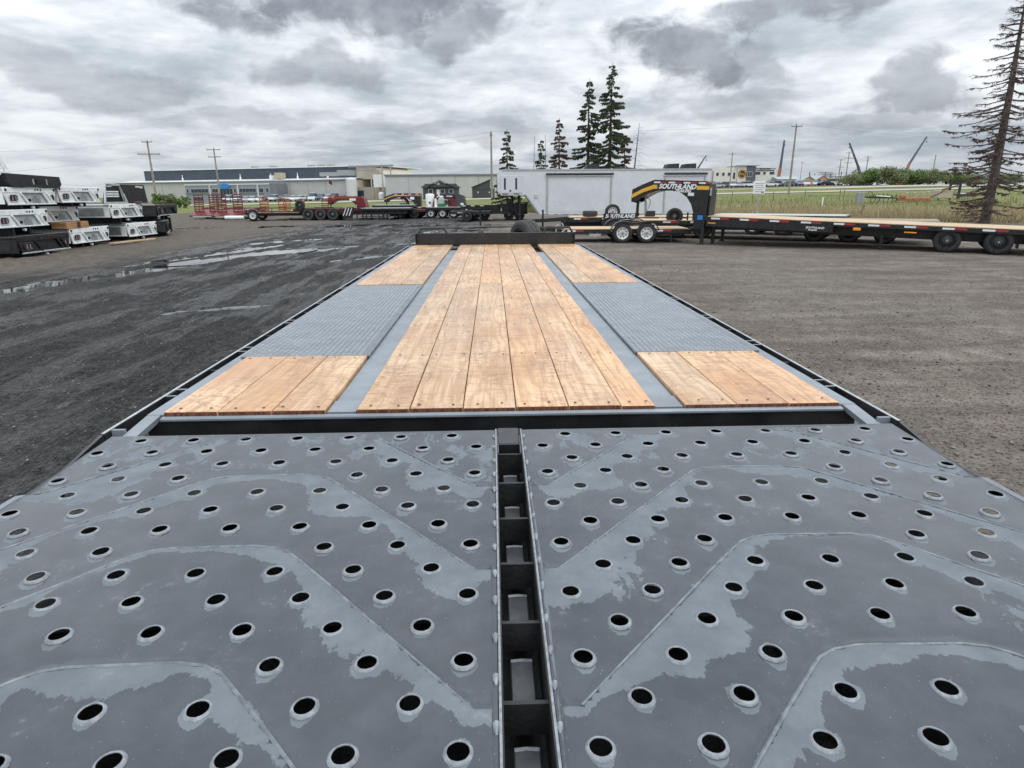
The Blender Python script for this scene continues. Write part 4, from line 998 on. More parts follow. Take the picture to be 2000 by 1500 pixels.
# two more black trailers behind it
H1 = thing('equipment_trailer', 'black equipment trailer with white lettering and a spare wheel, behind the low pine deck trailer', 'trailer', (3.2, 26.6, 0), R(-3))
deck_body(H1, 6.3, 2.1, .72, axles=(3.6, 4.5), wr=.36, rim='rim_white', tape=1.15, thick=.2)
obj('sign_board', MB().box(1.35, 2.75, -.03, -.008, .46, .86), 'black_paint', H1)
me = text_mesh('SOUTHLAND', .20, .28, .008); obj('lettering', me, 'tape_white', H1, (1.42, -.034, .69), (R(90), 0, 0)); me = text_mesh('TRAILERS', .12, .28, .003); obj('lettering', me, 'tape_white', H1, (1.95, -.034, .55), (R(90), 0, 0))
wheel(H1, 1.75, .25, .92, .31, .22, 'rim_white', name='spare_wheel', n=24); wheel(H1, .85, .5, .85, .31, .22, 'rim_black', 'dusty_rubber', name='spare_wheel', rot=(R(90), 0, 0), n=24)
obj('spare_mount', MB().box(1.7, 1.8, .35, .6, .72, .95), 'black_paint', H1); obj('winch', MB().cbox(3.1, 3.5, .2, .5, .73, .95, .02), 'black_rough', H1)
obj('tongue', MB().bar((-.05, .5, .62), (-1.4, 1.0, .55), .1, .14).bar((-.05, 1.6, .62), (-1.4, 1.0, .55), .1, .14), 'black_paint', H1); obj('jack', MB().tube((-1.1, 1., .02), (-1.1, 1., 1.0), .04), 'black_paint', H1)
H2 = thing('equipment_trailer', 'black equipment trailer with a dark spare wheel under the arched gooseneck', 'trailer', (5.35, 24.7, 0), R(-18))
deck_body(H2, 4.6, 1.9, .66, axles=(1.7, 2.6), wr=.34, rim='rim_black', tape=1.0, thick=.16)
wheel(H2, 1.55, .3, .80, .31, .22, 'rim_black', name='spare_wheel', n=24); obj('spare_mount', MB().box(1.5, 1.6, .42, .65, .66, .85), 'black_paint', H2)
me = text_mesh('AND', .19, .28, .004); obj('lettering', me, 'tape_white', H2, (.45, -.012, .40), (R(90), 0, 0)); obj('apron', MB().box(.1, 1.0, -.009, -.001, .36, .64), 'black_paint', H2)
obj('tongue', MB().bar((-.05, .5, .55), (-1.3, .95, .5), .1, .12).bar((-.05, 1.4, .55), (-1.3, .95, .5), .1, .12), 'black_paint', H2); obj('jack', MB().tube((-1., .95, .02), (-1., .95, .9), .04), 'black_paint', H2)
obj('winch_post', MB().box(2.0, 2.06, .2, .26, .66, .95).box(2.2, 2.26, .2, .26, .66, .92), 'black_paint', H2)

# ------------------------------------------------------------------ white enclosed gooseneck trailer
E1 = thing('enclosed_trailer', 'long white enclosed gooseneck trailer with two awnings', 'trailer', (.36, 41., 0), R(.5))
prof = [(.22, 1.62), (.02, 1.80), (0, 2.85), (.08, 3.02), (.25, 3.10), (13.4, 3.10), (13.4, .42), (2.62, .42), (1.72, 1.62)]
mb = MB(); n_ = len(prof); tris = geometry.tessellate_polygon([[Vector((p[0], p[1], 0)) for p in prof]])
vs = [(p[0], 0, p[1]) for p in prof]+[(p[0], 2.5, p[1]) for p in prof]
mb.add(vs, [tuple(t_) for t_ in tris]+[tuple(n_+i for i in t_) for t_ in tris]+[(i, (i+1) % n_, n_+(i+1) % n_, n_+i) for i in range(n_)])
obj('body', mb, 'trailer_white', E1)
obj('roof_trim', MB().box(.3, 13.42, -.03, -.002, 3.03, 3.12), 'galv', E1)
obj('skirt_trim', MB().bar((2.66, -.015, .39), (13.4, -.015, .39), .03, .08).bar((1.74, -.015, 1.63), (2.66, -.015, .40), .03, .07).bar((.2, -.015, 1.60), (1.74, -.015, 1.60), .03, .06), 'galv', E1)
cd = obj('compartment_door', MB().cbox(.18, 1.58, -.03, -.002, 1.72, 2.76, .01), 'trailer_white', E1)
for x in (.40, 1.10): obj('slot_window', MB().box(x, x+.12, -.036, -.031, 1.92, 2.6), 'glass_dark', cd)
obj('handle', MB().box(.74, .84, -.045, -.031, 1.80, 1.90), 'black_paint', cd)
for x in (.3, 1.0): obj('marker_lamp', MB().box(x, x+.35, -.03, -.001, 1.635, 1.675), 'lamp_red', E1)
for x0, x1 in ((3.05, 7.15), (10.45, 13.05)):
    dr = obj('side_door', MB().cbox(x0+.1, x1-.1, -.012, -.002, .55, 2.62, .004), 'trailer_white', E1)
    obj('door_post', MB().box(x0, x0+.09, -.05, -.003, .50, 2.70), 'galv', dr); obj('door_post', MB().box(x1-.09, x1, -.05, -.003, .50, 2.70), 'galv', dr)
    aw = obj('awning', MB().cbox(x0-.05, x1+.08, -.14, -.053, 2.74, 2.88, .03), 'awning_dark', E1); obj('awning_case', MB().box(x0-.05, x1+.08, -.10, -.052, 2.70, 2.738), 'white_paint', aw)
for i in range(8): obj('marker_lamp', MB().box(2.9+i*.62, 3.2+i*.62, -.035, -.031, .40, .425), 'lamp_red', E1)
obj('hatch', MB().cbox(2.28, 2.5, -.02, -.002, 1.38, 1.60, .005), 'bed_grey', E1)
for x, l_ in ((5.6, .9), (10.75, .85), (11.85, .85)):
    obj('roof_unit', MB().prism([(x, 3.11), (x+.12, 3.42), (x+l_-.02, 3.46), (x+l_, 3.11)], .9, 1.8), 'black_rough', E1)
for x in (8.2, 9.1, 10.0):
    for y, s_ in ((.14, -1), (2.36, 1)): wheel(E1, x, y, .36, .36, .22, 'rim_white', side=s_, n=20)
obj('coupler', MB().tube((.95, 1.25, 1.7), (.95, 1.25, .9), .07), 'black_rough', E1)
for y in (.3, 2.1): obj('landing_leg', MB().box(1.35, 1.45, y, y+.1, .0, 1.65), 'black_rough', E1)

# ------------------------------------------------------------------ the row of trailers at the back of the yard
def ladder(t, name, x, y, z, wd, ht, mat, lean=.12, nr=7, frame=None, mid=True):
    f = frame or mat
    o = obj(name, MB().bar((x, y, z), (x, y+lean*ht, z+ht), .05, .06).bar((x+wd, y, z), (x+wd, y+lean*ht, z+ht), .05, .06), f, t)
    for i in range(nr+1):
        k = i/nr; obj('rung', MB().bar((x+.03, y+lean*ht*k, z+ht*k), (x+wd-.03, y+lean*ht*k, z+ht*k), .05, .075), mat, o)
    if mid: obj('stile', MB().bar((x+wd/2, y+.02, z), (x+wd/2, y+.02+lean*ht, z+ht), .03, .04), f, o)
    return o
def float_trailer(label, loc, w_=2.0):
    t = thing('float_trailer', label, 'trailer', loc, 0, 'red float trailers at the back of the yard')
    obj('bed', MB().cbox(0, w_, 0, 5, .50, .66, .02), 'red_paint', t); obj('tail', MB().prism([(0, .66), (0, .45), (-1.1, .22), (-1.1, .28)], .05, w_-.05, axis='x'), 'red_paint', t)
    ladder(t, 'ramp', .12, -.35, .55, .66, 1.18, 'red_paint'); ladder(t, 'ramp', w_-.80, -.35, .55, .66, 1.18, 'red_paint')
    obj('tail_beam', MB().box(.02, w_-.02, -1.18, -1.1, .16, .24), 'bed_grey', t)
    for y in (2.2, 3.1):
        for x, s_ in ((-.13, 1), (w_+.13, 1)): wheel(t, x, y, .38, .38, .24, 'rim_white', rot=(0, 0, R(90 if x > 0 else -90)), n=16)
    for x in (-.28, w_): obj('fender', MB().prism([(1.7, .45), (1.8, .8), (3.5, .8), (3.6, .45)], x, x+.28, axis='x'), 'red_paint', t)
    obj('tail_lamp', MB().box(.0, .25, -1.21, -1.181, .2, .28).box(w_-.25, w_, -1.21, -1.181, .2, .28), 'lamp_red', t)
    return t
float_trailer('red float trailer with raised ladder ramps, leftmost of the back row', (-22.6, 50.5, 0), 2.05)
float_trailer('red float trailer with raised ladder ramps, second of the back row', (-20.3, 49.0, 0), 2.1)
t = thing('utility_trailer', 'black utility trailer with a white wheel and orange ladder ramps', 'trailer', (-16.9, 45.2, 0), R(3))
deck_body(t, 3.6, 1.8, .55, frame='black_paint', axles=(.55,), wr=.36, rim='rim_white', fender=True, tape=0, beam=False)
ladder(t, 'ramp', .95, .3, .55, .55, .95, 'orange_paint', nr=5, mid=False); ladder(t, 'ramp', 2.2, .3, .55, .50, .9, 'orange_paint', nr=5, mid=False)
obj('side_rail', MB().bar((0, 0, .85), (3.6, 0, .85), .04, .05).bar((.0, 0, .5), (.0, 0, .85), .04, .04).bar((1.8, 0, .5), (1.8, 0, .85), .04, .04).bar((3.6, 0, .5), (3.6, 0, .85), .04, .04), 'black_paint', t)
obj('jack', MB().tube((3.75, .9, .0), (3.75, .9, .8), .05), 'black_paint', t); obj('cargo_tube', MB().tube((-1.5, .4, .22), (-.2, .35, .22), .13, n=12), 'white_paint', t)
t = thing('utility_trailer', 'dark utility trailer with narrow orange ladder ramps behind the triple axle trailer', 'trailer', (-15.4, 48.2, 0), R(2))
deck_body(t, 4.2, 1.9, .6, axles=(2.8,), wr=.36, rim='rim_black', tape=0, beam=False)
for x in (.15, 1.2, 2.9): ladder(t, 'ramp', x, .25, .6, .45, .8, 'orange_paint', nr=5, mid=False)
t = thing('dump_trailer', 'black triple axle trailer with dark red boards and striped front corner', 'trailer', (-16.0, 45.75, 0), 0)
deck_body(t, 6.3, 2.1, .62, frame='black_paint', deck='dark_red', axles=(3.25, 4.1, 4.95), wr=.385, rim='rim_black', tyre='dusty_rubber', fender=True, tape=0, thick=.25)
for i in range(6): obj('cargo_board', MB().cbox(2.1+i*.70, 2.75+i*.70, .3, 1.7, .625, .78, .01), 'dark_red', t)
obj('spare_mount', MB().prism([(2.2, .63), (2.3, 1.0), (2.75, 1.05), (2.95, .63)], .4, .7), 'dark_red', t); wheel(t, 2.6, .35, 1.02, .33, .2, 'rim_black', name='spare_wheel', n=16)
obj('corner_panel', MB().prism([(5.65, .1), (5.65, .62), (6.05, .85), (6.5, .85), (6.3, .1)], -.30, -.25), 'black_paint', t)
for i in range(3): obj('stripe', MB().bar((5.70+i*.2, -.305, .30), (5.92+i*.2, -.305, .80), .004, .05), 'tape_white', t)
t = thing('gooseneck_trailer', 'red gooseneck trailer whose neck rises behind the striped black trailer', 'trailer', (-9.75, 47.2, 0), R(0))
gooseneck(t, .6, 1.5, .76, 'red_paint', None); deck_body(t, 4.5, 2.1, .62, frame='dark_red', deck='dark_red', axles=(3.2, 4.1), tape=0, x0=.4)
obj('neck_stripe', MB().prism([(-1.85, 1.40), (-1.45, 1.54), (.2, 1.54), (.2, 1.44), (-1.42, 1.44), (-1.8, 1.32)], .593, .597), 'orange_paint', t); obj('sticker', MB().box(-.55, .1, .588, .592, 1.27, 1.43), 'tape_white', t)
obj('riser', MB().prism([(-.05, .3), (-.05, 1.5), (.5, 1.45), (.65, .85), (.65, .3)], .45, 1.65), 'red_paint', t); obj('jack', MB().tube((-.05, .38, 0), (-.05, .38, 1.0), .05).tube((.1, 1.75, 0), (.1, 1.75, 1.), .05), 'galv', t)
for i, (x, y, z_, lb) in enumerate(((-9.2, 45.9, .78, 'low black deck trailer with white edged deck right of the red neck'), (-8.7, 48.0, .95, 'black deck trailer just behind the low white edged one'))):
    t = thing('deck_trailer', lb, 'trailer', (x, y, 0), R(-2))
    deck_body(t, 3.4 if i == 0 else 3.0, 1.9, z_, deck='bed_grey', axles=(), tape=0, thick=.15)
    for xx in (.35, 1.5, 2.7): obj('stand', MB().box(xx, xx+.07, .1, .17, .0, z_-.15).box(xx, xx+.07, 1.7, 1.77, 0, z_-.15), 'black_paint', t)
    obj('rail', MB().bar((0, 0, z_-.35), (3.2, 0, z_-.35), .05, .07).bar((0, 0, z_-.55), (3.0, 0, z_-.55), .05, .05), 'black_paint', t)
t = thing('gooseneck_trailer', 'black gooseneck trailer with double yellow stripe, far back beside green machinery', 'trailer', (-5.75, 49.2, 0), 0)
gooseneck(t, .5, 1.4, .85, text=False); deck_body(t, 3.6, 2.2, .80, axles=(-.45, .22), wr=.36, rim='bed_grey', tyre='dusty_rubber', tape=.9, x0=-.9, thick=.18)
obj('neck_plate', MB().box(-.45, .1, .45, .49, 1.25, 1.6), 'black_paint', t); obj('sticker', MB().box(-.4, -.1, .44, .449, 1.32, 1.5), 'tape_white', t)
obj('front_wheel_cover', MB().cbox(-2.0, -.95, .2, 2.0, .15, .8, .05), 'black_rough', t)
t = thing('green_hopper', 'green steel hopper under the yellow striped neck', 'hopper', (-7.55, 49.9, .0)); obj('tub', MB().prism([(0, .95), (.25, .65), (1.15, .65), (1.2, 1.05), (.6, 1.05), (.5, .95)], 0, .8), 'green_paint', t); obj('stand', MB().box(.3, .4, .1, .7, 0, .649).box(.95, 1.05, .1, .7, 0, .649), 'black_paint', t)
t = thing('red_arm', 'red curved steel arm above the green hopper', 'machine part', (-6.95, 50.0, 0)); obj('arm', MB().path([(0, .2, 1.4), (.25, .2, 1.45), (.5, .2, 1.2), (.62, .2, .75), (.65, .2, .1)], [.07, .1, .12, .1, .08], 8), 'red_paint', t); obj('ram', MB().tube((.1, .1, 1.35), (.55, .1, .8), .03), 'galv', t)  # curved red arm, machine not identified
t = thing('deck_trailer', 'black deck trailer with pale edge carrying tanks and red machinery', 'trailer', (-4.85, 48.0, 0), 0)
deck_body(t, 2.65, 2.1, .78, deck='white_paint', axles=(.35, 1.2, 2.0), wr=.33, rim='rim_white', tape=0, thick=.2)
t = thing('white_tank', 'white upright tank on the back row beside red machinery', 'tank', (-4.95, 48.6, .78)); obj('shell', MB().lathe([(.001, .95), (.28, .93), (.33, .86), (.33, .02), (.28, 0), (.001, 0)], 16, axis='z'), 'white_paint', t, (.35, .4, 0), smooth=True); obj('valve', MB().box(.30, .42, .0, .08, .25, .38), 'black_paint', t)
t = thing('red_frame', 'red steel frame leaning against the white tank', 'machine part', (-4.35, 48.3, .78)); obj('post', MB().bar((0, .2, 0), (.18, .2, .78), .12, .14).bar((.18, .2, .78), (.38, .2, .85), .12, .12), 'red_paint', t); obj('plate', MB().cbox(.12, .3, .1, .18, 0, .6, .02), 'bed_white', t)  # leaning red frame, machine not identified
t = thing('engine', 'grey and green engine on the deck trailer in the back row', 'engine', (-3.95, 48.3, .78)); obj('block', MB().cbox(0, .45, 0, .5, .2, .62, .06), 'bed_grey', t); obj('cover', MB().cbox(.05, .4, .05, .45, .62, .8, .06), 'bed_white', t); obj('base', MB().cbox(-.05, .5, 0, .5, 0, .2, .03), 'green_paint', t); obj('flywheel', MB().lathe([(.18, -.05), (.18, .05), (.001, .05)], 14, axis='y'), 'green_paint', t, (.55, .1, .3))
t = thing('red_neck', 'dark red arched steel neck with black top at the deck trailer', 'trailer neck', (-3.45, 48.4, .0)); obj('arch', MB().prism([(0, 1.45), (.62, 1.45), (.88, .80), (.55, .80), (.36, 1.3), (0, 1.3)], 0, .6), 'red_paint', t); obj('cap', MB().prism([(-.7, 1.32), (-.35, 1.62), (.7, 1.62), (.75, 1.46), (-.3, 1.46), (-.65, 1.24)], .0, .6), 'black_paint', t); obj('lettering', MB().box(.1, .55, -.006, -.001, 1.51, 1.57), 'tape_white', t); obj('web', MB().box(.2, .5, .1, .5, .8, 1.29), 'dark_red', t)
t = thing('dump_box', 'charcoal dump box with sloped top beside the red neck', 'dump trailer', (-2.95, 48.6, 0), 0)
obj('box', MB().prism([(0, .75), (0, 1.70), (.45, 1.72), (.88, 1.55), (1.08, .62), (1.0, .55)], 0, 2.0), 'house_dark', t); obj('frame', MB().box(-.2, 1.3, .3, .4, .4, .549).box(-.2, 1.3, 1.6, 1.7, .4, .549), 'black_paint', t)
for x in (.2, .9): wheel(t, x, .2, .36, .36, .22, 'rim_black', n=14); wheel(t, x, 1.8, .36, .36, .22, 'rim_black', side=1, n=14)
obj('sticker', MB().box(.62, .85, -.006, -.001, .85, 1.05), 'tape_white', t)
for i, (x, y, L, zt, lb) in enumerate(((-2.1, 43.6, 2.7, .95, 'black open trailer with white reflectors standing on its jack'), (.6, 43.0, 1.75, 1.12, 'black steel dump trailer in front of the white enclosed nose'))):
    t = thing('dump_trailer', lb, 'dump trailer', (x, y, 0), R(-1))
    obj('box', MB().prism([(.05, .55), (0, zt), (L, zt), (L-.04, .55)], 0, 1.9), 'black_paint', t); obj('top_rail', MB().box(-.03, L+.03, -.04, -.001, zt-.06, zt+.03), 'black_paint', t)
    for k in range(4): obj('side_post', MB().box(.1+k*(L-.25)/3, .17+k*(L-.25)/3, -.03, -.002, .56, zt-.07), 'black_rough', t)
    obj('frame', MB().box(-.8 if i == 0 else 0, L, .5, .6, .38, .549).box(-.8 if i == 0 else 0, L, 1.3, 1.4, .38, .549), 'black_paint', t)
    for k in (.9, 1.6) if i == 0 else (.5, 1.2): wheel(t, k, -.1, .34, .34, .2, 'rim_black', n=16); wheel(t, k, 2.0, .34, .34, .2, 'rim_black', side=1, n=16)
    for k in range(3): obj('white_reflector', MB().box(.1+k*.6, .35+k*.6, -.046, -.041, zt-.05, zt+.0), 'tape_white', t)
    if i == 0: obj('fender', MB().box(.45, 2.05, -.24, -.002, .70, .73), 'black_paint', t); obj('sticker', MB().box(.35, .75, -.05, -.045, .62, .72), 'tape_white', t)
t = thing('tilt_trailer', 'black tilt trailer with a long white stripe and tall jack in the back row', 'trailer', (-2.5, 41.6, 0), R(-2))
obj('frame', MB().box(0, 2.4, 0, .1, .45, .62).box(0, 2.4, 1.5, 1.6, .45, .62).box(-.1, 0, 0, 1.6, .45, .62), 'black_paint', t); obj('floor', MB().box(0, 2.4, .1, 1.5, .60, .63), 'black_rough', t); obj('stripe', MB().box(.3, .95, -.006, -.001, .52, .57), 'tape_white', t); obj('coupler', MB().bar((2.4, .8, .5), (3.6, .8, .5), .12, .12), 'black_paint', t)
wheel(t, .9, -.12, .33, .33, .2, 'rim_black', n=16); wheel(t, .9, 1.72, .33, .33, .2, 'rim_black', side=1, n=16); obj('fender', MB().box(.5, 1.3, -.24, -.002, .68, .71), 'black_paint', t)
t = tag(obj('trailer_jack', MB().tube((0, 0, .02), (0, 0, .75), .045).box(-.12, .12, -.12, .12, 0, .02).box(-.08, .08, -.08, .08, .75, .8), 'black_paint', None, (-.65, 35.6, 0)), 'black jack post standing alone beyond the bulkhead', 'jack')

# ------------------------------------------------------------------ trees
def spruce(label, top, Yd, rb, seed, brown=False, dens=1., kind='needles'):
    rn = random.Random(seed); p = atY(*top, Yd); x, y = p.x, p.y; z0 = tz(x, y)-.1; h_ = p.z-z0
    t = thing('spruce_tree', label, 'tree', (x, y, z0), 0, 'spruces behind the enclosed trailer')
    obj('trunk', MB().path([(0, 0, 0), (.03, 0, h_*.4), (-.02, .02, h_*.75), (0, 0, h_)], [h_*.016, h_*.012, h_*.006, .012], 7), 'bark', t)
    br = MB(); V = []; F = []
    nz = int(h_*3.6*dens)
    for i in range(nz):
        k = .10+.89*(i+rn.random()*.6)/nz; zz = h_*k
        for j in range(rn.choice((4, 5, 5, 6))):
            a = rn.uniform(0, 6.283); ln = rb*1.25*((1-k)**.8)*rn.uniform(.5, 1.12)+.14
            if rn.random() < .24: continue
            d = Vector((math.cos(a), math.sin(a), 0)); droop = rn.uniform(.15, .42)*(1-k*.7)
            pts = [Vector((0, 0, zz))+d*ln*s_+Vector((0, 0, -droop*ln*s_*(1.5-s_*.75))) for s_ in (0, .35, .7, 1.)]
            br.path(pts, [.02+.012*ln, .012+.006*ln, .009, .004], 3)
            sd_ = Vector((-d.y, d.x, 0)); nn = max(4, int(ln*10*dens))
            for q_ in range(nn):
                s_ = .18+.82*(q_+rn.random())/nn; i0 = min(2, int(s_*3)); b0 = pts[i0].lerp(pts[i0+1], min(1., s_*3-i0))
                for sgn in (-1, 1):
                    l2 = rn.uniform(.14, .36)*(1.15-s_*.55)*min(1., .5+ln*.5); tip = b0+d*l2*.75+sd_*sgn*l2*rn.uniform(.5, 1.)+Vector((0, 0, -l2*rn.uniform(.1, .8)))
                    w_ = d.cross(tip-b0).normalized()*.02+Vector((0, 0, .035))
                    n_ = len(V); V += [b0+w_, b0-w_*1.2-d*.03, tip, b0+(tip-b0)*.55+Vector((0, 0, -rn.uniform(.08, .22)))]; F += [(n_, n_+2, n_+1), (n_+1, n_+2, n_+3)]
    obj('branches', br, 'bark', t); cr = MB(); cr.add(V, F)
    me = bpy.data.meshes.new('crown'); me.from_pydata(cr.v, [], cr.f); me.update(); obj('crown', me, kind, t)
    return t
spruce('small thin spruce left of the others above the trailer nose', (990, 252), 62, 1.25, 1, dens=1.)
spruce('smallest spruce beside thin bare stems', (1057, 270), 66, 1.0, 2)
spruce('reddish brown tinged spruce left of the two tallest', (1093, 230), 62, 1.65, 3, kind='needles_brown')
spruce('tall green spruce, left one of the tallest pair', (1152, 153), 62, 2.0, 4)
spruce('tallest spruce in the middle of the clump', (1197, 120), 60, 2.4, 5, dens=1.05)
spruce('short browning spruce at the right foot of the tallest', (1222, 262), 61, 1.3, 6, kind='needles_brown')
def bare(label, base, top, Yd, r0, seed, brl=.9, n_=14, name='dead_tree', one_side=0):
    rn = random.Random(seed); a = atY(*top, Yd); b_ = atY(*base, Yd); z0 = tz(b_.x, Yd)-.1
    t = thing(name, label, 'tree', (b_.x, Yd, z0)); h_ = a.z-z0; tx = a.x-b_.x
    obj('trunk', MB().path([(0, 0, 0), (tx*.5+.03, 0, h_*.5), (tx, 0, h_)], [r0, r0*.7, .015], 6), 'dead_bark', t)
    br = MB()
    for i in range(n_):
        k = .25+.72*i/n_; s_ = one_side if one_side and rn.random() < .8 else rn.choice((-1, 1)); l_ = brl*(1.1-k)*rn.uniform(.5, 1.2)+.1; yy = rn.uniform(-.5, .5)*l_
        br.path([(tx*k, 0, h_*k), (tx*k+s_*l_*.5, yy*.5, h_*k+.05), (tx*k+s_*l_, yy, h_*k-.25*l_)], [.018, .012, .005], 4)
    obj('branches', br, 'dead_bark', t)
bare('bare dead tree with branches to the right of the spruces', (1232, 333), (1249, 240), 60, .09, 9, 2.0, 26, one_side=1)
bare('thin bare stem left of the smallest spruce', (1040, 333), (1044, 266), 64, .04, 10, .4, 6)
bare('thin bare stem right of the smallest spruce', (1066, 333), (1065, 262), 64, .04, 12, .6, 12)
# dead spruce on the right
rn = random.Random(77)
p = atY(1993, -25, 33.9); zt = p.z
t = thing('dead_spruce', 'tall dead leafless spruce at the right edge of the yard', 'tree', (26.3, 33.9, -.15)); hh_ = zt+.15
obj('trunk', MB().path([(0, 0, 0), (-.02, 0, .5), (-.02, 0, hh_*.3), (-.08, 0, hh_*.6), (-.2, 0, hh_*.85), (-.25, 0, hh_)], [.30, .235, .20, .14, .07, .015], 12), 'dead_bark', t, smooth=True)
br = MB(); tw = MB(); tufts_v = []; tufts_f = []
for i in range(44):
    k = .055+.93*i/44+rn.uniform(-.006, .006); zz = hh_*k; cxk = -.25*k
    for j in range(rn.choice((4, 5, 5, 6))):
        a = rn.uniform(0, 6.283); ln = (3.3*(1-k)**.75+.22)*rn.uniform(.35, 1.08)*(1. if k > .2 else .62)
        d = Vector((math.cos(a), math.sin(a), 0)); dp = rn.uniform(.1, .42) if k < .75 else rn.uniform(-.1, .2)
        pts = [Vector((cxk, 0, zz))+d*ln*s_+Vector((0, 0, -dp*ln*s_+.16*ln*s_*s_*s_)) for s_ in (0, .3, .62, .85, 1.)]
        pts = [pts[0]]+[q_+Vector((rn.uniform(-.03, .03), rn.uniform(-.03, .03), rn.uniform(-.035, .035))) for q_ in pts[1:]]
        br.path(pts, [.036+.010*ln, .030, .022, .014, .006], 4)
        sd_ = Vector((-d.y, d.x, 0))
        for q_ in range(int(ln*9)+3):
            s_ = .2+.8*rn.random(); f_ = s_*4; i0 = min(3, int(f_)); b0 = pts[i0].lerp(pts[i0+1], f_-i0)
            l2 = rn.uniform(.10, .42)*(1.2-.6*s_); sg = rn.choice((-1, 1)); tip = b0+d*l2*.6+sd_*sg*l2*.8+Vector((0, 0, rn.uniform(-.22, .07)*l2*2))
            mid = b0.lerp(tip, .5)+Vector((0, 0, -.02)); tw.path([b0, mid, tip], [.012, .010, .005], 3)
            for _ in range(2):
                e = b0.lerp(tip, rn.uniform(.3, .95)); tw.path([e, e+Vector((rn.uniform(-.1, .1), rn.uniform(-.1, .1), rn.uniform(-.12, .03)))], [.008, .005], 3)
        if .10 < k < .45:
            for q_ in range(8):
                s_ = rn.uniform(.25, 1.); f_ = s_*4; i0 = min(3, int(f_)); b0 = pts[i0].lerp(pts[i0+1], f_-i0); n_ = len(tufts_v); l2 = rn.uniform(.1, .25)
                tufts_v += [b0, b0+d*l2+sd_*rn.uniform(-.12, .12), b0+Vector((rn.uniform(-.05, .05), 0, -rn.uniform(.06, .16)))]; tufts_f.append((n_, n_+1, n_+2))
obj('branches', br, 'dead_bark', t); obj('twigs', tw, 'dead_twigs', t)
me = bpy.data.meshes.new('needle_remnants'); me.from_pydata([tuple(v) for v in tufts_v], [], tufts_f); me.update(); tag(obj('needle_remnants', me, 'needles_brown', t), kind='stuff')
# broadleaf trees and shrubs
def leafy(name, label, x, y, h_, r_, seed, mat='leaves', n_=1500, cat='tree', group=None, squat=.62, lift=.25):
    rn = np.random.default_rng(seed); z0 = tz(x, y)-.1
    t = thing(name, label, cat, (x, y, z0), 0, group)
    tr = MB(); rr = random.Random(seed)
    for k in range(4 if cat == 'tree' else 5):
        a = rr.uniform(0, 6.28); tr.path([(0, 0, 0), (math.cos(a)*r_*.2, math.sin(a)*r_*.2, h_*.4), (math.cos(a)*r_*.5, math.sin(a)*r_*.5, h_*.8)], [.035*h_, .02*h_, .005*h_], 5)
    obj('trunk', tr, 'bark', t)
    nc = 22; cen = rn.normal(0, 1, (nc, 3)); cen /= np.linalg.norm(cen, axis=1)[:, None]; cen *= rn.uniform(.25, .9, nc)[:, None]
    cen = cen*np.array([r_, r_, h_*(1-lift)/2])+np.array([0, 0, h_*(1+lift)/2])
    ci = rn.integers(0, nc, n_); off = rn.normal(0, 1, (n_, 3)); off /= np.linalg.norm(off, axis=1)[:, None]; off *= (rn.random(n_)**.4)[:, None]*r_*rn.uniform(.22, .42, n_)[:, None]
    off[:, 2] *= .75
    p0 = cen[ci]+off; p0[:, 2] = np.maximum(p0[:, 2], .05)
    s_ = .035*h_+.02*h_*rn.random(n_); u = rn.normal(0, 1, (n_, 3)); u /= np.linalg.norm(u, axis=1)[:, None]; v = np.cross(u, rn.normal(0, 1, (n_, 3))); v /= np.linalg.norm(v, axis=1)[:, None]
    Vv = np.stack([p0+u*s_[:, None], p0+v*s_[:, None]*.6, p0-u*s_[:, None], p0-v*s_[:, None]*.6], 1).reshape(-1, 3)
    me = bpy.data.meshes.new('crown'); nv = len(Vv); me.vertices.add(nv); me.vertices.foreach_set('co', Vv.ravel()); me.loops.add(nv); me.loops.foreach_set('vertex_index', np.arange(nv, dtype=np.int32)); me.polygons.add(n_); me.polygons.foreach_set('loop_start', np.arange(0, nv, 4, dtype=np.int32)); me.update(calc_edges=True)
    obj('crown', me, mat, t); return t
ordn = ['first', 'second', 'third', 'fourth', 'fifth', 'sixth', 'seventh', 'eighth', 'ninth', 'tenth', 'eleventh', 'twelfth', 'thirteenth', 'fourteenth', 'fifteenth', 'sixteenth', 'seventeenth', 'eighteenth', 'nineteenth', 'twentieth']
for i, (px_, py_, wd) in enumerate([(1664, 340, 20), (1690, 333, 24), (1718, 326, 26), (1745, 328, 24), (1770, 331, 26), (1800, 330, 26), (1828, 333, 24), (1852, 333, 22), (1876, 338, 22), (1905, 342, 24), (1940, 340, 26), (1978, 338, 26)]):
    yd = 168+3*(i % 3); p = atY(px_, py_, yd); leafy('broadleaf_tree', 'leafy green tree behind the far road, %s from the left in the tree line' % ordn[i], p.x, yd, p.z-tz(p.x, yd)+.1, wd*yd/1230*1.25, 100+i, 'leaves' if i % 3 else 'leaves_olive', 3800, group='tree line behind the far road', lift=.08)
for i, (px_, py_, wd, m_, lb) in enumerate([(306, 374, 13, 'leaves', 'green bush beside the left utility pole, nearest the black rack'), (325, 374, 16, 'leaves_olive', 'olive bush behind the utility pole left of the annex'), (347, 383, 10, 'leaves', 'small loose green bush right of the olive bush'), (360, 381, 10, 'leaves', 'small green bush above the red float trailer end')]):
    p = atY(px_, py_, 96); leafy('bush', lb, p.x, 96, p.z-tz(p.x, 96)+.1, wd*96/1230, 200+i, m_, 1500, 'bush', lift=.02)

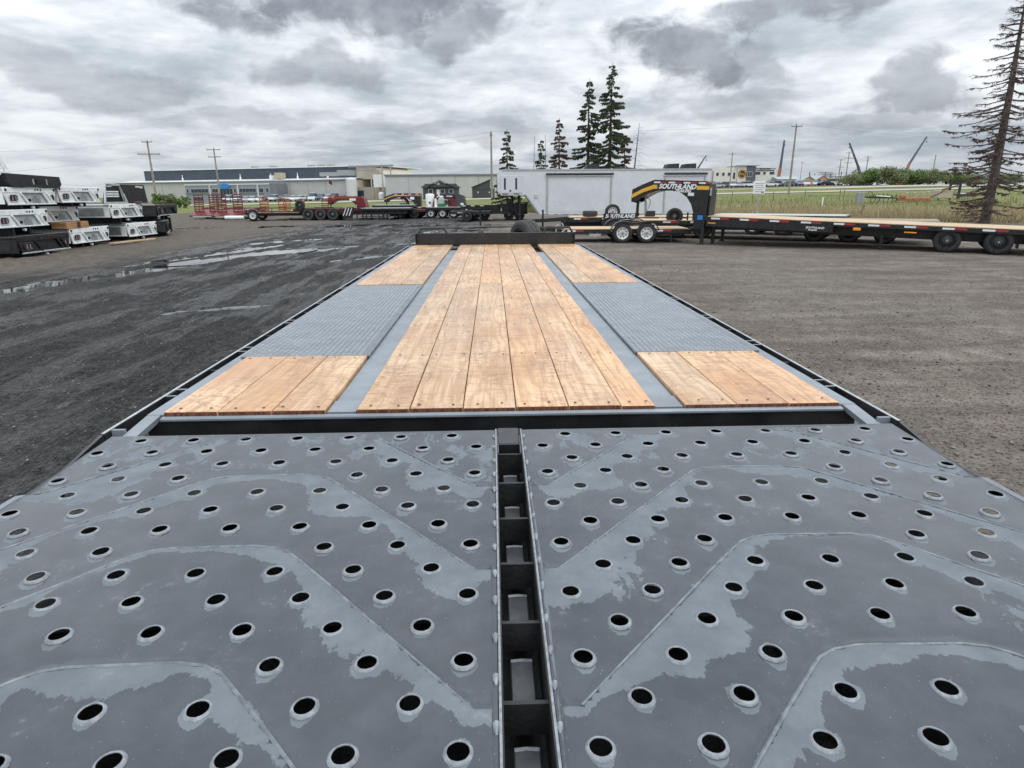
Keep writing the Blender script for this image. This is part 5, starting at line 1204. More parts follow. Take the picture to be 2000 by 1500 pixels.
# ------------------------------------------------------------------ utility poles and wires
def pole(label, top, Yd, arms, r_=.15, mat='pole_wood', name='utility_pole', group='utility poles'):
    p = atY(*top, Yd); z0 = tz(p.x, Yd)-.2; t = thing(name, label, 'pole', (p.x, Yd, z0), 0, group); h_ = p.z-z0
    obj('post', MB().path([(0, 0, 0), (0, 0, h_*.5), (0, 0, h_)], [r_*1.15, r_, r_*.75], 8), mat, t)
    for dz_, wl, ins in arms:
        ar = obj('cross_arm', MB().box(-wl/2, wl/2, -.2, -.1, h_-dz_-.07, h_-dz_+.07), mat, t)
        for k in range(ins):
            x = -wl/2+.08+(wl-.16)*k/max(1, ins-1); obj('insulator', MB().tube((x, -.15, h_-dz_+.07), (x, -.15, h_-dz_+.3), .05, .03, 6), 'bed_grey', ar)
    return p
P1 = pole('leftmost utility pole with two cross arms left of the blue roof', (287, 274), 105, ((.25, 1.6, 3), (2.0, 3.4, 4)), .16)
P2 = pole('utility pole with two cross arms in front of the annex', (417, 289), 120, ((.3, 2.4, 3), (1.5, 2.2, 3)), .15)
P3 = pole('single utility pole without arms left of the enclosed trailer', (959, 257), 100, ((.5, .5, 1),), .15)
P4 = pole('tall utility pole with one cross arm right of the office', (1556, 242), 100, ((.35, 1.7, 3),), .15)
pole('utility pole with street lamp in front of the office', (1431, 297), 175, ((.5, 1.9, 2),), .14)
pole('far utility pole with stacked cross arms beside the crane boom', (1659, 296), 210, ((.4, 2.2, 2), (2.0, 3.2, 2), (3.4, 2.6, 2)), .16)
pole('far twin armed pole above the pipe rack', (1643, 310), 240, ((.4, 2.6, 2), (3., 2.6, 2)), .2)
pole('far lattice floodlight mast above the tree line', (1696, 305), 230, ((.3, 2.2, 2), (1.4, 1.2, 2)), .2, 'seam_grey', 'light_mast')
pole('thin floodlight mast between office and huts', (1567, 316), 220, ((.2, .8, 1),), .1, 'seam_grey', 'light_mast')
pole('faint mast behind the dead spruce', (1828, 303), 260, ((.3, 1.2, 1),), .22, 'seam_grey', 'light_mast')
def wire(label, a, b_, sag, r_=.010):
    a, b_ = Vector(a), Vector(b_); pts = [a.lerp(b_, k/14)+Vector((0, 0, -4*sag*(k/14)*(1-k/14))) for k in range(15)]
    tag(obj('power_line', MB().path(pts, r_, 4), 'wire'), label, 'wire', 'power lines')
wire('power line running left out of view from the leftmost pole', P1+Vector((-.6, 0, 0)), atY(-60, 296, 96), .5); wire('lower power line left of the leftmost pole', P1+Vector((0, 0, -2)), atY(-60, 340, 98), .4)
wire('power line between the two left poles', P1+Vector((.6, 0, 0)), P2, .6); wire('lower power line between the two left poles', P1+Vector((.8, 0, -2)), P2+Vector((0, 0, -1.4)), .6)
wire('long power line from the annex pole to the single pole', P2, P3+Vector((0, 0, -.1)), 1.0, .012); wire('lower long power line from the annex pole to the single pole', P2+Vector((0, 0, -1.4)), P3+Vector((0, 0, -.7)), 1.1, .011)
wire('power line from the single pole to the right utility pole', P3, P4+Vector((-.7, 0, 0)), .4, .012); wire('power line running right out of view past the dead spruce', P4+Vector((.7, 0, 0)), atY(2080, 272, 98), .8, .012)

# ------------------------------------------------------------------ buildings
def panel_wall(mb, L, z0, z1, y=0): mb.box(0, L, y, y+.3, z0, z1)
FB = thing('factory', 'long grey factory with dark blue roof and two storey office annex', 'building', (-126.6, 245, tz(-90, 230)), math.atan2(-30, 81))
L = 86.3; ZW, ZR = 6.6, 10.9
obj('wall', MB().box(-13, L, 0, .4, 0, ZW), 'factory_wall', FB)
obj('eave_trim', MB().box(-13.2, L+.2, -.5, -.001, ZW-.15, ZW+.12), 'seam_grey', FB)
obj('lower_roof', MB().add([(-13.2, -.4, ZW+.13), (L+.2, -.4, ZW+.13), (L+.2, 7, ZW+.8), (-13.2, 7, ZW+.8)], [(0, 1, 2, 3)]), 'factory_trim', FB)
rf = obj('upper_storey', MB().box(-7, L-2, 7, 40, ZW, ZR), 'roof_blue', FB); obj('roof_trim', MB().box(-7.2, L+6, 6.8, 40, ZR+.001, ZR+.3), 'white_paint', rf)
obj('end_wall', MB().add([(L, .4, 0), (L, 60, 0), (L, 60, ZW), (L, .4, ZW)], [(0, 1, 2, 3)]), 'beige_wall', FB); obj('end_wall', MB().add([(0, .4, 0), (0, 60, 0), (0, 60, ZW), (0, .4, ZW)], [(0, 1, 2, 3)]), 'factory_trim', FB)
obj('end_block', MB().prism([(L-1.99, ZW+.2), (L-1.99, ZR), (L+4.5, ZR), (L+8.5, ZR-2.6), (L+8.5, ZW+.2)], 7.2, 30), 'beige_wall', FB)
for x in (12, 38, 51, 62, 74): obj('roof_vent', MB().lathe([(.35, 0), (.3, .8), (.15, 1.), (.1, 2.), (.001, 2.)], 8, axis='z'), 'white_paint', rf, (x, 6.0, ZW+.65))
for x in (38, 46, 62, 66, 70): obj('ridge_vent', MB().box(x, x+2., 12, 14, ZR+.301, ZR+1.1), 'seam_grey', rf)
for x in (8, 20, 31, 63, 70, 77): obj('wall_seam', MB().box(x, x+.12, -.06, -.001, 0, ZW-.2), 'seam_grey', FB)
obj('roof_unit', MB().box(53.5, 54.5, 2, 4, ZW+.6, ZW+1.8), 'white_paint', FB); obj('roof_unit', MB().cbox(55.5, 58, 2, 5, ZW+.6, ZW+2.6, .1), 'tan_box', FB)
# annex
ax0, ax1, AZ = 25.5, 60.5, 5.6
an_ = obj('annex', MB().box(ax0, ax1, -7, -.51, 0, AZ), 'annex_grey', FB)
obj('annex_corner', MB().lathe([(1.6, 0), (1.6, AZ+.05), (.001, AZ+.05)], 20, axis='z'), 'annex_dark', an_, (ax1, -5.4, 0)); obj('annex_corner_wall', MB().box(ax1+.001, ax1+1.6, -5.4, -.6, 0, AZ+.04), 'annex_dark', an_)
obj('annex_band', MB().box(ax0, 58, -7.12, -7.001, 2.3, 2.75), 'annex_dark', an_); obj('annex_cap', MB().box(ax0-.1, ax1, -7.2, -7.125, AZ-.35, AZ+.05), 'factory_trim', an_)
for x0, x1, z0, z1, np_ in ((26, 27, 2.9, 4.1, 1), (28, 35.5, 2.9, 4.1, 5), (37, 39.5, 2.9, 4.1, 2), (40.2, 45.6, 2.3, 4.1, 4), (46, 47, 2.9, 4.1, 1), (48.2, 55, 3., 4.1, 5), (56.2, 58, 2.9, 4.1, 1), (59, 60, 2.9, 4.1, 1), (29, 33, .5, 1.5, 3), (40, 45.6, .0, 2.0, 4), (48.5, 55, .5, 1.6, 5), (56.4, 58, .5, 1.6, 1)):
    wf = obj('window', MB().box(x0-.12, x1+.12, -7.16, -7.121, z0-.1, z1+.1), 'factory_trim', an_)
    for k in range(np_): w_ = (x1-x0)/np_; obj('pane', MB().box(x0+k*w_+.05, x0+(k+1)*w_-.05, -7.20, -7.161, z0, z1), 'glass_dark', wf)
for x in (36, 47.6, 55.6): obj('pilaster', MB().box(x, x+.5, -7.4, -7.205, 0, AZ-.4), 'factory_trim', an_)
obj('sign', MB().lathe([(.001, -7.36), (1.6, -7.36), (1.6, -7.21)], 24, axis='y'), 'blue_sign', an_, (42.4, 0, 4.9)).scale = (1.5, 1, .5)
obj('sign_lettering', MB().box(44.8, 46.4, -7.24, -7.205, 4.35, 4.55), 'annex_dark', an_)
# process plant at the right end
obj('duct', MB().box(L-4, L+1, -1, 2, ZW+1.3, ZW+2.9).box(L-12, L-5, 1, 2, ZW+1.2, ZW+2.4), 'galv', FB)
obj('silo', MB().lathe([(1.7, 0), (1.7, 6.6), (1.2, 7.1), (.001, 7.2)], 16, axis='z'), 'factory_trim', FB, (L+1.8, -2.2, 0), smooth=True)
for x in (L+9, L+13, L+16): obj('pipe_stack', MB().tube((x, -2, 0), (x, -2, 10.8), .22), 'beige_wall', FB)
obj('pipe_bridge', MB().box(L+1, L+17, -2.2, -1.8, 10.2, 10.7).box(L+1, L+17, -2.2, -1.8, 9.1, 9.3), 'seam_grey', FB)
obj('side_shed', MB().box(L+.1, L+7, .5, 16, 0, 4.2), 'beige_wall', FB); obj('side_door', MB().box(L+2, L+4.5, .40, .499, 0, 3.2), 'glass_dark', FB)
obj('screen', MB().box(L+5, L+11, 6, 6.3, 4.21, 8.2), 'white_paint', FB)
obj('plant_tank', MB().lathe([(.9, 0), (.9, 2.2), (.4, 2.6), (.001, 2.7)], 12, axis='z'), 'white_paint', FB, (L+14, -5, 0))
WH = thing('warehouse', 'plain grey metal clad warehouse behind the dark house', 'building', (-32, 200, tz(-12, 200)), R(-1))
obj('wall', MB().box(0, 42, 0, 25, 0, 6.45), 'factory_wall', WH); obj('roof_edge', MB().box(-.2, 42.2, -.25, -.001, 6.3, 6.75), 'annex_dark', WH); obj('roof', MB().box(-.2, 42.2, 0, 25.2, 6.451, 6.7), 'seam_grey', WH)
for x in (7, 14, 21, 28, 33.5): obj('wall_seam', MB().box(x, x+.1, -.05, -.001, 0, 6.29), 'seam_grey', WH)
obj('downpipe', MB().box(34.6, 34.75, -.12, -.001, 3., 6.2), 'annex_dark', WH); obj('gable_extension', MB().prism([(35.5, 6.76), (42, 6.76), (42, 7.5), (35.5, 7.0)], .3, 10), 'beige_wall', WH)
# charcoal house
a = atY(823, 365, 110); b_ = atY(897, 365, 110); zb = tz(a.x, 110); wd = b_.x-a.x; rz_ = atY(860, 352, 110).z-zb; ez = atY(860, 365, 110).z-zb
HS = thing('house', 'small charcoal house with a front gable before the grey warehouse', 'house', (a.x, 109.6, zb))
obj('wall', MB().box(.25, wd-.25, .3, 5, 0, ez), 'house_dark', HS)
rf = obj('roof', MB().prism([(-.15, ez-.12), (.55, ez+.35), (.6, ez+.5), (wd-.6, ez+.5), (wd-.55, ez+.35), (wd+.15, ez-.12)], .05, 5.3), 'shingle', HS)
g0, g1 = wd*.16, wd*.84
obj('gable', MB().prism([(g0+.3, ez+.0), (wd/2, rz_-.12), (g1-.3, ez+.0)], -.25, .04), 'house_dark', rf); obj('gable_roof', MB().bar((g0-.1, -.2, ez+.02), (wd/2, -.2, rz_), .5, .09).bar((wd/2, -.2, rz_), (g1+.1, -.2, ez+.02), .5, .09), 'shingle', rf)
obj('gable_window', MB().box(wd*.43, wd*.49, -.29, -.251, ez+.32, ez+.6), 'bed_grey', rf)
for x in (.18, .5, .72): 
    wf = obj('window', MB().box(wd*x, wd*x+.75, .24, .299, ez-1.05, ez-.35), 'white_paint', HS); obj('pane', MB().box(wd*x+.06, wd*x+.69, .21, .239, ez-1.0, ez-.4), 'glass_dark', wf)
dr_ = obj('door', MB().box(wd*.40, wd*.40+.5, .24, .299, 0, ez-.4), 'white_paint', HS); obj('door_knob', MB().box(wd*.40+.4, wd*.40+.45, .20, .239, .8, .88), 'galv', dr_)
a = atY(922, 366, 118); b_ = atY(960, 366, 118); zb = tz(a.x, 118); wd = b_.x-a.x; h0 = a.z-zb; h1 = atY(958, 351, 118).z-zb
SH = thing('shed', 'charcoal shed with a steep single slope roof beside the wooden pole', 'shed', (a.x, 118, zb))
obj('wall', MB().prism([(0, 0), (0, h0), (wd*.93, h1), (wd*.93, 0)], 0, 3), 'house_dark', SH); obj('roof', MB().bar((-.15, 1.4, h0-.02), (wd*.95, 1.4, h1+.06), 3.2, .12), 'shingle', SH); obj('wing', MB().box(wd*.931, wd*1.15, .2, 3, 0, h0*.9), 'house_dark', SH)
for x in (.28, .86): obj('wall_lamp', MB().box(wd*x, wd*x+.15, -.06, -.001, h0*.48, h0*.62), 'white_paint', SH)
obj('fascia', MB().box(0, wd*.93, -.05, -.001, h0*.83, h0*.87), 'shingle', SH)
# office on the right
OX, OY = atY(1370, 350, 240).x, 240; OZ = tz(90, 240)
OF = thing('office_building', 'pale office building with a round black and yellow emblem', 'building', (OX, OY, OZ))
def ox(px_): return atY(px_, 345, 240).x-OX
def oz(py_, px_=1430): return atY(px_, py_, 240).z-OZ
obj('low_wall', MB().box(0, ox(1394), 1, 12, 0, oz(333)), 'factory_wall', OF)
obj('wall', MB().box(ox(1394.5), ox(1440), .5, 12, 0, oz(327)), 'office_stone', OF); obj('emblem_wall', MB().box(ox(1440.2), ox(1458), .2, 12.1, 0, oz(324)), 'office_stone', OF)
obj('stair_tower', MB().box(ox(1458.2), ox(1475), -.2, 12.2, 0, oz(325)), 'office_dark', OF); obj('roof_cap', MB().box(ox(1436), ox(1488), -.6, 12.5, oz(323.5), oz(322)), 'factory_trim', OF)
obj('wing', MB().box(ox(1475.2), ox(1515), .4, 12, 0, oz(329)), 'office_stone', OF); obj('wing_cap', MB().box(ox(1475.3), ox(1516), .0, 12.3, oz(328.8), oz(327.5)), 'factory_trim', OF)
obj('base_band', MB().box(ox(1392), ox(1457.8), -.3, .18, 0, oz(355.5)), 'office_dark', OF); obj('base_band', MB().box(ox(1475.4), ox(1513), .0, .39, 0, oz(355.5)), 'office_dark', OF)
for x0, x1, y0, y1, yy in ((1399.5, 1404, 337, 343, .5), (1411, 1415.5, 337, 343, .5), (1422, 1426.5, 337, 343, .5), (1432.5, 1436.5, 337, 349, .5), (1459.5, 1463, 336, 345, -.2), (1464, 1467.5, 336, 345, -.2), (1476, 1485, 336, 341, .4), (1491, 1495.5, 336, 341, .4), (1503.5, 1512.5, 336, 341, .4)):
    wf = obj('window', MB().box(ox(x0)-.12, ox(x1)+.12, yy-.06, yy-.001, oz(y1)-.12, oz(y0)+.12), 'factory_trim', OF); obj('pane', MB().box(ox(x0), ox(x1), yy-.10, yy-.061, oz(y1), oz(y0)), 'glass_dark', wf)
em = obj('emblem', MB().lathe([(.001, -.12), (1.52, -.12), (1.52, 0)], 28, axis='y'), 'black_paint', OF, (ox(1449.3), .199, oz(340))); obj('emblem_ring', MB().lathe([(1.16, -.135), (1.36, -.135), (1.36, -.121), (1.16, -.121)], 28, axis='y', closed=True), 'yellow_paint', em)
me = text_mesh('PCL', 1.15, .15, .02); obj('emblem_lettering', me, 'yellow_paint', em, (-1.0, -.14, -.4), (R(90), 0, 0))
for x0, x1, y in ((1483, 1504, 330.2), (1478, 1512, 333.6)): obj('sign_lettering', MB().box(ox(x0), ox(x1), .33, .399, oz(y+.9), oz(y-.9)), 'black_paint', OF)
dr_ = obj('door', MB().box(ox(1458.8), ox(1464), -.26, -.201, 0, oz(356)), 'factory_trim', OF); obj('door_pane', MB().box(ox(1459.4), ox(1463.4), -.30, -.261, .1, oz(357)), 'glass_dark', dr_)
for i, (x0, x1) in enumerate(((1567, 1592), (1592.5, 1621))):
    a, b_ = atY(x0, 356, 230), atY(x1, 356, 230); zb = tz(a.x, 230); wd = b_.x-a.x; h1 = atY(x0, 345 if i == 0 else 343, 230).z-zb; h0 = atY(x0, 353, 230).z-zb
    t = thing('hut', ['brown gabled hut nearer to the office', 'brown gabled hut nearer to the tree line'][i], 'hut', (a.x, 230, zb), 0, 'gabled huts')
    obj('wall', MB().prism([(0, 0), (0, h0), (wd*.5, h1), (wd, h0), (wd, 0)], 0, 8), 'hut_brown', t); obj('roof', MB().bar((-.3, 4, h0), (wd*.5, 4, h1+.15), 8.4, .2).bar((wd*.5, 4, h1+.15), (wd+.3, 4, h0), 8.4, .2), 'teal_roof', t); obj('door', MB().box(wd*.4, wd*.6, -.08, -.001, 0, h0*.7), 'house_dark', t)
a, b_ = atY(1518, 356, 236), atY(1566, 356, 236); zb = tz(a.x, 236); t = thing('long_shed', 'low shed with pale green roof between office and huts', 'shed', (a.x, 236, zb)); h0 = atY(1540, 350, 236).z-zb; h1 = atY(1540, 344.5, 236).z-zb
obj('wall', MB().box(0, b_.x-a.x, 0, 8, 0, h0), 'factory_wall', t); obj('roof', MB().prism([(-.4, h0), (4, h1), (8.4, h0)], -.2, b_.x-a.x+.2, axis='x'), 'teal_roof', t); obj('band', MB().box(0, b_.x-a.x, -.06, -.001, h0*.55, h0*.7), 'house_dark', t)
# pipe rack
a = atY(1580, 352, 250); zb = tz(a.x, 250); PRK = thing('pipe_rack', 'steel pipe rack with pale tanks behind the huts', 'industrial rack', (a.x, 250, zb)); wd = atY(1652, 352, 250).x-a.x; zz = lambda py_: atY(1610, py_, 250).z-zb
for k in range(8): obj('column', MB().box(wd*k/7-.12, wd*k/7+.12, 0, .25, 0, zz(336+3*(k % 3))), 'crane_dark' if k % 2 else 'dark_red', PRK)
for py_ in (349, 344, 339.5): obj('pipe', MB().tube((0 if py_ > 340 else wd*.3, -.15, zz(py_)), (wd if py_ > 340 else wd*.66, -.15, zz(py_)), .16, n=6), 'seam_grey', PRK)
obj('upper_frame', MB().box(wd*.28, wd*.62, 0, 2, zz(337.5), zz(336.8)).box(wd*.28, wd*.62, 0, 2, zz(342), zz(341.3)), 'dark_red', PRK)
for k, x in enumerate((.66, .78, .88)): obj('tank', MB().cbox(wd*x, wd*(x+.08), 1, 4, 0, zz(343-k*.8), .2), 'white_paint', PRK)
# crane booms
def crane(label, base, knee, tip, Yd, r_, m1, m2):
    a, k, b_ = atY(*base, Yd), atY(*knee, Yd), atY(*tip, Yd); z0 = tz(a.x, Yd); t = thing('crane', label, 'crane', (a.x, Yd, z0), 0, 'mobile cranes far off')
    L_ = lambda p: (p.x-a.x, 0, p.z-z0)
    obj('carrier', MB().cbox(-4, 4, -1.3, 1.3, .7, 1.8, .15).cbox(-4.6, -2.6, -1.2, 1.2, .8, 2.9, .2), m1, t)
    for x in (-3.4, -1.5, 1.5, 3.2): wheel(t, x, -1.2, .6, .6, .4, 'rim_black', n=10); wheel(t, x, 1.2, .6, .6, .4, 'rim_black', side=1, n=10)
    obj('turret', MB().cbox(-1.2, 1.6, -1.1, 1.1, 1.8, 3.2, .1), m1, t)
    obj('boom_base', MB().tube((0, 0, 2.2), L_(k), r_*1.25, r_*1.1, 6), m1, t); bm = obj('boom', MB().tube(L_(k), L_(b_), r_*.95, r_*.6, 6), m2, t)
    e = L_(b_); obj('hook', MB().tube((e[0]+.3, 0, e[2]), (e[0]+.3, 0, e[2]-1.6), .04, n=5).box(e[0]+.15, e[0]+.45, -.15, .15, e[2]-2.1, e[2]-1.6), 'crane_dark', bm)
crane('distant crane with steep orange and grey boom beside the tall utility pole', (1519, 357), (1524, 328), (1532, 274), 260, .55, 'crane_orange', 'crane_dark')
crane('distant crane with boom leaning left above the tree line', (1684, 350), (1676, 325), (1659, 279), 270, .5, 'crane_dark', 'crane_dark')
crane('distant crane with red and dark boom leaning right above the trees', (1762, 345), (1776, 320), (1810, 267), 260, .5, 'crane_orange', 'crane_dark')
crane('distant crane with short boom above the enclosed trailer roof', (1352, 352), (1364, 327), (1379, 304), 280, .4, 'crane_dark', 'crane_dark')
for i, px_ in enumerate((588, 615, 641)):
    p = atY(px_, 349, 196); zb = tz(p.x, 196); t = thing('flagpole', 'slim flagpole before the factory wall, %s from the left' % ordn[i], 'flagpole', (p.x, 196, zb), 0, 'flagpoles'); obj('mast', MB().tube((0, 0, 0), (0, 0, p.z-zb), .09, .05, 6), 'galv', t)
    if i == 2: obj('flag', MB().prism([(.05, p.z-zb-.2), (1.1, p.z-zb-.9), (.9, p.z-zb-1.9), (.05, p.z-zb-1.3)], -.02, .02), 'red_paint', t)

# ------------------------------------------------------------------ parked cars
def car(label, x, y, rz, kind, mat, group):
    t = thing('parked_car', label, {'sedan': 'car', 'suv': 'car', 'pickup': 'pickup truck', 'van': 'van'}[kind], (x, y, tz(x, y)+.10), rz, group)
    low = {'sedan': [(-2.3, .35), (-2.32, .7), (-2.2, .92), (-1.4, .98), (.9, .98), (2.1, .82), (2.3, .6), (2.28, .35)], 'suv': [(-2.3, .4), (-2.32, 1.0), (1.1, 1.08), (2.15, .98), (2.3, .7), (2.28, .4)], 'pickup': [(-2.8, .5), (-2.8, 1.05), (-.9, 1.05), (1.3, 1.10), (2.5, 1.02), (2.65, .7), (2.6, .5)], 'van': [(-2.5, .4), (-2.5, 1.15), (1.5, 1.15), (2.4, .95), (2.5, .4)]}[kind]
    top = {'sedan': [(-1.9, .975), (-1.1, 1.42), (.2, 1.44), (1.15, .975)], 'suv': [(-2.25, 1.0), (-2.0, 1.68), (.2, 1.72), (1.15, 1.07)], 'pickup': [(-.95, 1.05), (-.8, 1.75), (.7, 1.78), (1.5, 1.09)], 'van': [(-2.45, 1.14), (-2.4, 2.0), (.9, 2.05), (1.75, 1.14)]}[kind]
    def body():
        m_ = MB(); n_ = len(low); vs = []
        for yy, sc in ((-.9, .0), (-.82, .06), (.82, .06), (.9, .0)): vs += [(p[0], yy, p[1]) for p in low]
        # plain prism with softened flanks
        m_.prism(low, -.86, .86); m_.prism([(p[0]*.985, p[1]*.97+.012) for p in low], -.91, .91); 
        r0, r1 = top[1], top[2]; m_.add([(r0[0]-.03, -.66, r0[1]), (r1[0]+.03, -.66, r1[1]), (r1[0]+.03, .66, r1[1]), (r0[0]-.03, .66, r0[1]), (r0[0], -.62, r0[1]+.05), (r1[0]-.05, -.62, r1[1]+.05), (r1[0]-.05, .62, r1[1]+.05), (r0[0], .62, r0[1]+.05)], [(0, 1, 2, 3), (4, 5, 6, 7), (0, 1, 5, 4), (1, 2, 6, 5), (2, 3, 7, 6), (3, 0, 4, 7)])
        return m_
    def glass():
        b0, b1, b2, b3 = top
        return MB().add([(b0[0], -.78, b0[1]), (b3[0], -.78, b3[1]), (b2[0], -.65, b2[1]), (b1[0], -.65, b1[1]), (b0[0], .78, b0[1]), (b3[0], .78, b3[1]), (b2[0], .65, b2[1]), (b1[0], .65, b1[1])], [(0, 1, 2, 3), (4, 5, 6, 7), (0, 1, 5, 4), (1, 2, 6, 5), (2, 3, 7, 6), (3, 0, 4, 7)])
    obj('body', cached(('car', kind), body), mat, t); obj('windows', cached(('glass', kind), glass), 'glass_dark', t)
    for wx in (-1.4, 1.4):
        for wy in (-.82, .82): obj('wheel', cached('carwheel', lambda: MB().lathe([(.001, -.1), (.2, -.1), (.34, -.09), (.34, .09), (.2, .1), (.001, .1)], 12)), 'rubber', t, (wx, wy, .34))
    for wy in (-.65, .65): obj('headlight', cached('carlamp', lambda: MB().box(-.02, .02, -.16, .16, -.06, .06)), 'tape_white', t, ((2.3 if kind != 'pickup' else 2.64), wy, .72))
cols = {'car_white': 'white', 'car_silver': 'silver', 'car_dark': 'black', 'car_blue': 'dark blue', 'car_red': 'red', 'car_grey': 'grey'}
left = [(446, 'pickup', 'car_white'), (463, 'suv', 'car_white'), (480, 'sedan', 'car_silver'), (493, 'sedan', 'car_white'), (509, 'sedan', 'car_white'), (524, 'suv', 'car_dark'), (537, 'pickup', 'car_white'), (549, 'sedan', 'car_dark'), (560, 'suv', 'car_silver'), (573, 'sedan', 'car_white'), (587, 'sedan', 'car_white'), (597, 'sedan', 'car_silver'), (612, 'van', 'car_white'), (627, 'suv', 'car_blue'), (640, 'sedan', 'car_white'), (655, 'pickup', 'car_red'), (668, 'sedan', 'car_red')]
for i, (px_, kd, m_) in enumerate(left):
    yd = 184+(i % 3); p = atY(px_, 388, yd); car('%s %s parked before the factory, %s vehicle from the left in that lot' % (cols[m_], kd, ordn[i]), p.x, yd, R(-90+random.uniform(-14, 14)), kd, m_, 'cars parked before the factory')
right = [(1400, 'sedan', 'car_silver'), (1411, 'suv', 'car_grey'), (1419, 'sedan', 'car_white'), (1432, 'pickup', 'car_white'), (1444, 'sedan', 'car_silver'), (1453, 'sedan', 'car_blue'), (1462, 'suv', 'car_white'), (1470, 'sedan', 'car_white'), (1492, 'sedan', 'car_dark'), (1503, 'sedan', 'car_white'), (1513, 'suv', 'car_dark'), (1525, 'suv', 'car_silver'), (1535, 'sedan', 'car_grey'), (1551, 'sedan', 'car_blue'), (1562, 'sedan', 'car_blue'), (1574, 'suv', 'car_white'), (1592, 'sedan', 'car_white'), (1603, 'suv', 'car_dark'), (1612, 'sedan', 'car_dark'), (1632, 'van', 'car_white')]
for i, (px_, kd, m_) in enumerate(right):
    yd = 196+4*(i % 3); p = atY(px_, 364, yd); car('%s %s parked before the office, %s vehicle from the left in that lot' % (cols[m_], kd, ordn[i]), p.x, yd, R(random.choice((-60, -120, 180, 0))+random.uniform(-12, 12)), kd, m_, 'cars parked before the office')

# ------------------------------------------------------------------ sign, posts, implements on the grass
p = atG(1477, 430); zb = tz(p.x, p.y)
t = thing('notice_sign', 'white notice board on a steel post at the grass edge', 'sign', (p.x, p.y, zb)); zc = atY(1475, 366, p.y).z-zb
obj('post', MB().box(-.03, .03, 0, .04, -.1, zc+.2), 'galv', t); bd = obj('board', MB().cbox(-.40, .36, -.03, -.001, zc-.38, zc+.36, .008), 'white_paint', t)
for k in range(5): obj('text_line', MB().box(-.30, .28-.07*(k % 2), -.034, -.031, zc+.22-k*.12, zc+.25-k*.12), 'seam_grey', bd)
obj('footer_mark', MB().box(.12, .28, -.034, -.031, zc-.32, zc-.26), 'car_blue', bd)
tag(obj('leaning_post', MB().bar((0, 0, -.1), (.28, 0, .85), .12, .12), 'weathered_wood', None, (24.0, 42.0, tz(24, 42))), 'weathered wooden post leaning right at the grass edge', 'post')
tag(obj('marker_post', MB().box(-.05, .05, -.03, .03, 0, 1.), 'white_paint', None, (lambda q_: (q_.x, q_.y, tz(q_.x, q_.y)))(atY(1607, 390, 62))), 'short white marker post in the grass', 'post')
for i, px_ in enumerate((1510, 1572, 1640, 1648, 1470, 1430)):
    p = atY(px_, 385, 78); tag(obj('fence_post', MB().tube((0, 0, -.1), (0, 0, 1.25), .05, .045, 6), 'weathered_wood', None, (p.x, 78, tz(p.x, 78))), 'thin fence post in the field, %s from the left' % ordn[sorted((1510, 1572, 1640, 1648, 1470, 1430)).index(px_)], 'post', 'fence posts in the field')
def spot(px_, Yd): 
    p = atY(px_, 385, Yd); return (p.x, Yd, tz(p.x, Yd)-.05)
t = thing('utility_cabinet', 'grey green utility cabinet in the field beside the implements', 'cabinet', spot(1682, 70)); obj('case', MB().cbox(-.35, .35, 0, .6, 0, 1.25, .03), 'seam_grey', t); obj('door_seam', MB().box(-.01, .01, -.008, -.001, .1, 1.15), 'house_dark', t)
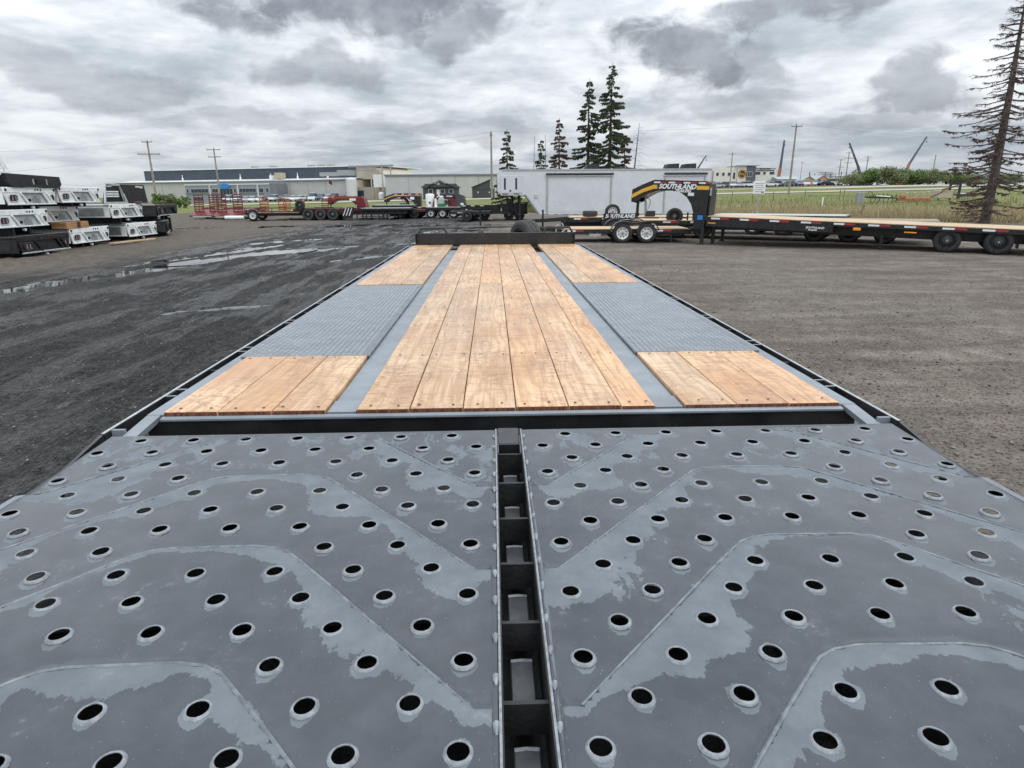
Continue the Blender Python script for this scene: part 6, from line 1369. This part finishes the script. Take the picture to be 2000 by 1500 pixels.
def cultivator(label, px0, px1, Yd, seed, m1='black_rough'):
    rn = random.Random(seed); a = spot(px0, Yd); b_ = spot(px1, Yd); wd = b_[0]-a[0]; t = thing('cultivator', label, 'implement', a)
    obj('frame', MB().bar((0, 0, .62), (wd, 0, .55), .12, .12).bar((0, .8, .7), (wd, .8, .6), .12, .12).bar((.2, 0, .62), (.3, .8, .7), .1, .1).bar((wd-.2, 0, .55), (wd-.2, .8, .6), .1, .1), m1, t)
    for k in range(7):
        x = wd*(k+.5)/7; obj('tine', MB().path([(x, 0, .6), (x+.1, .05, .95+rn.uniform(-.1, .2)), (x+.28, .1, .85), (x+.33, .1, .4), (x+.2, .1, 0)], .035, 5), m1, t)
    obj('hose', MB().path([(0, .1, .7), (.2, .1, 1.25), (.55, .1, 1.2), (.8, .1, .7)], .035, 5), 'black_rough', t); obj('ram', MB().tube((wd*.3, -.1, .8), (wd*.75, -.1, .7), .06), 'white_paint', t)
    return t
cultivator('black cultivator with curved tines next to the utility cabinet', 1693, 1752, 72, 3); cultivator('dark machine frame with white parts left of the dead spruce', 1862, 1900, 76, 4, 'crane_dark')
a = spot(1756, 72); b_ = spot(1818, 72); wd = b_[0]-a[0]; t = thing('seeder', 'orange red seeder with four pale canisters in the field', 'implement', a)
obj('frame', MB().cbox(0, wd, 0, .5, .25, .55, .04).cbox(wd*.05, wd*.2, -.1, .4, .5, .85, .05), 'crane_orange', t)
for k, x in enumerate((.27, .52, .76, .94)): obj('canister', MB().lathe([(.001, 0), (.12, .02), (.16, .5), (.001, .55)], 8, axis='z'), 'tan_box', t, (wd*x, .25, .58+.03*k)); obj('disc', MB().lathe([(.001, -.02), (.24, -.01), (.24, .01), (.001, .02)], 12), 'crane_orange', t, (wd*x, -.12, .26))
obj('hitch', MB().bar((wd, .2, .5), (wd+1.4, .2, 1.2), .1, .1), 'dark_red', t)
t = thing('grain_box', 'tan steel box on legs behind the seeder', 'box', spot(1832, 74)); obj('bin', MB().cbox(0, 1.7, 0, 1., .35, 1.25, .05), 'tan_box', t); obj('legs', MB().box(.1, .2, .1, .2, 0, .349).box(1.5, 1.6, .1, .2, 0, .349), 'black_rough', t); obj('chute', MB().bar((.3, -.1, 1.3), (2.0, -.1, 1.75), .2, .12), 'dark_red', t)
t = thing('black_frame', 'black upright steel frame behind the tan box', 'frame', spot(1852, 78)); obj('post', MB().box(0, .2, 0, .2, 0, 2.2).box(1.2, 1.4, 0, .2, 0, 2.2).box(.2, 1.2, 0, .2, 1.7, 2.1), 'black_rough', t)
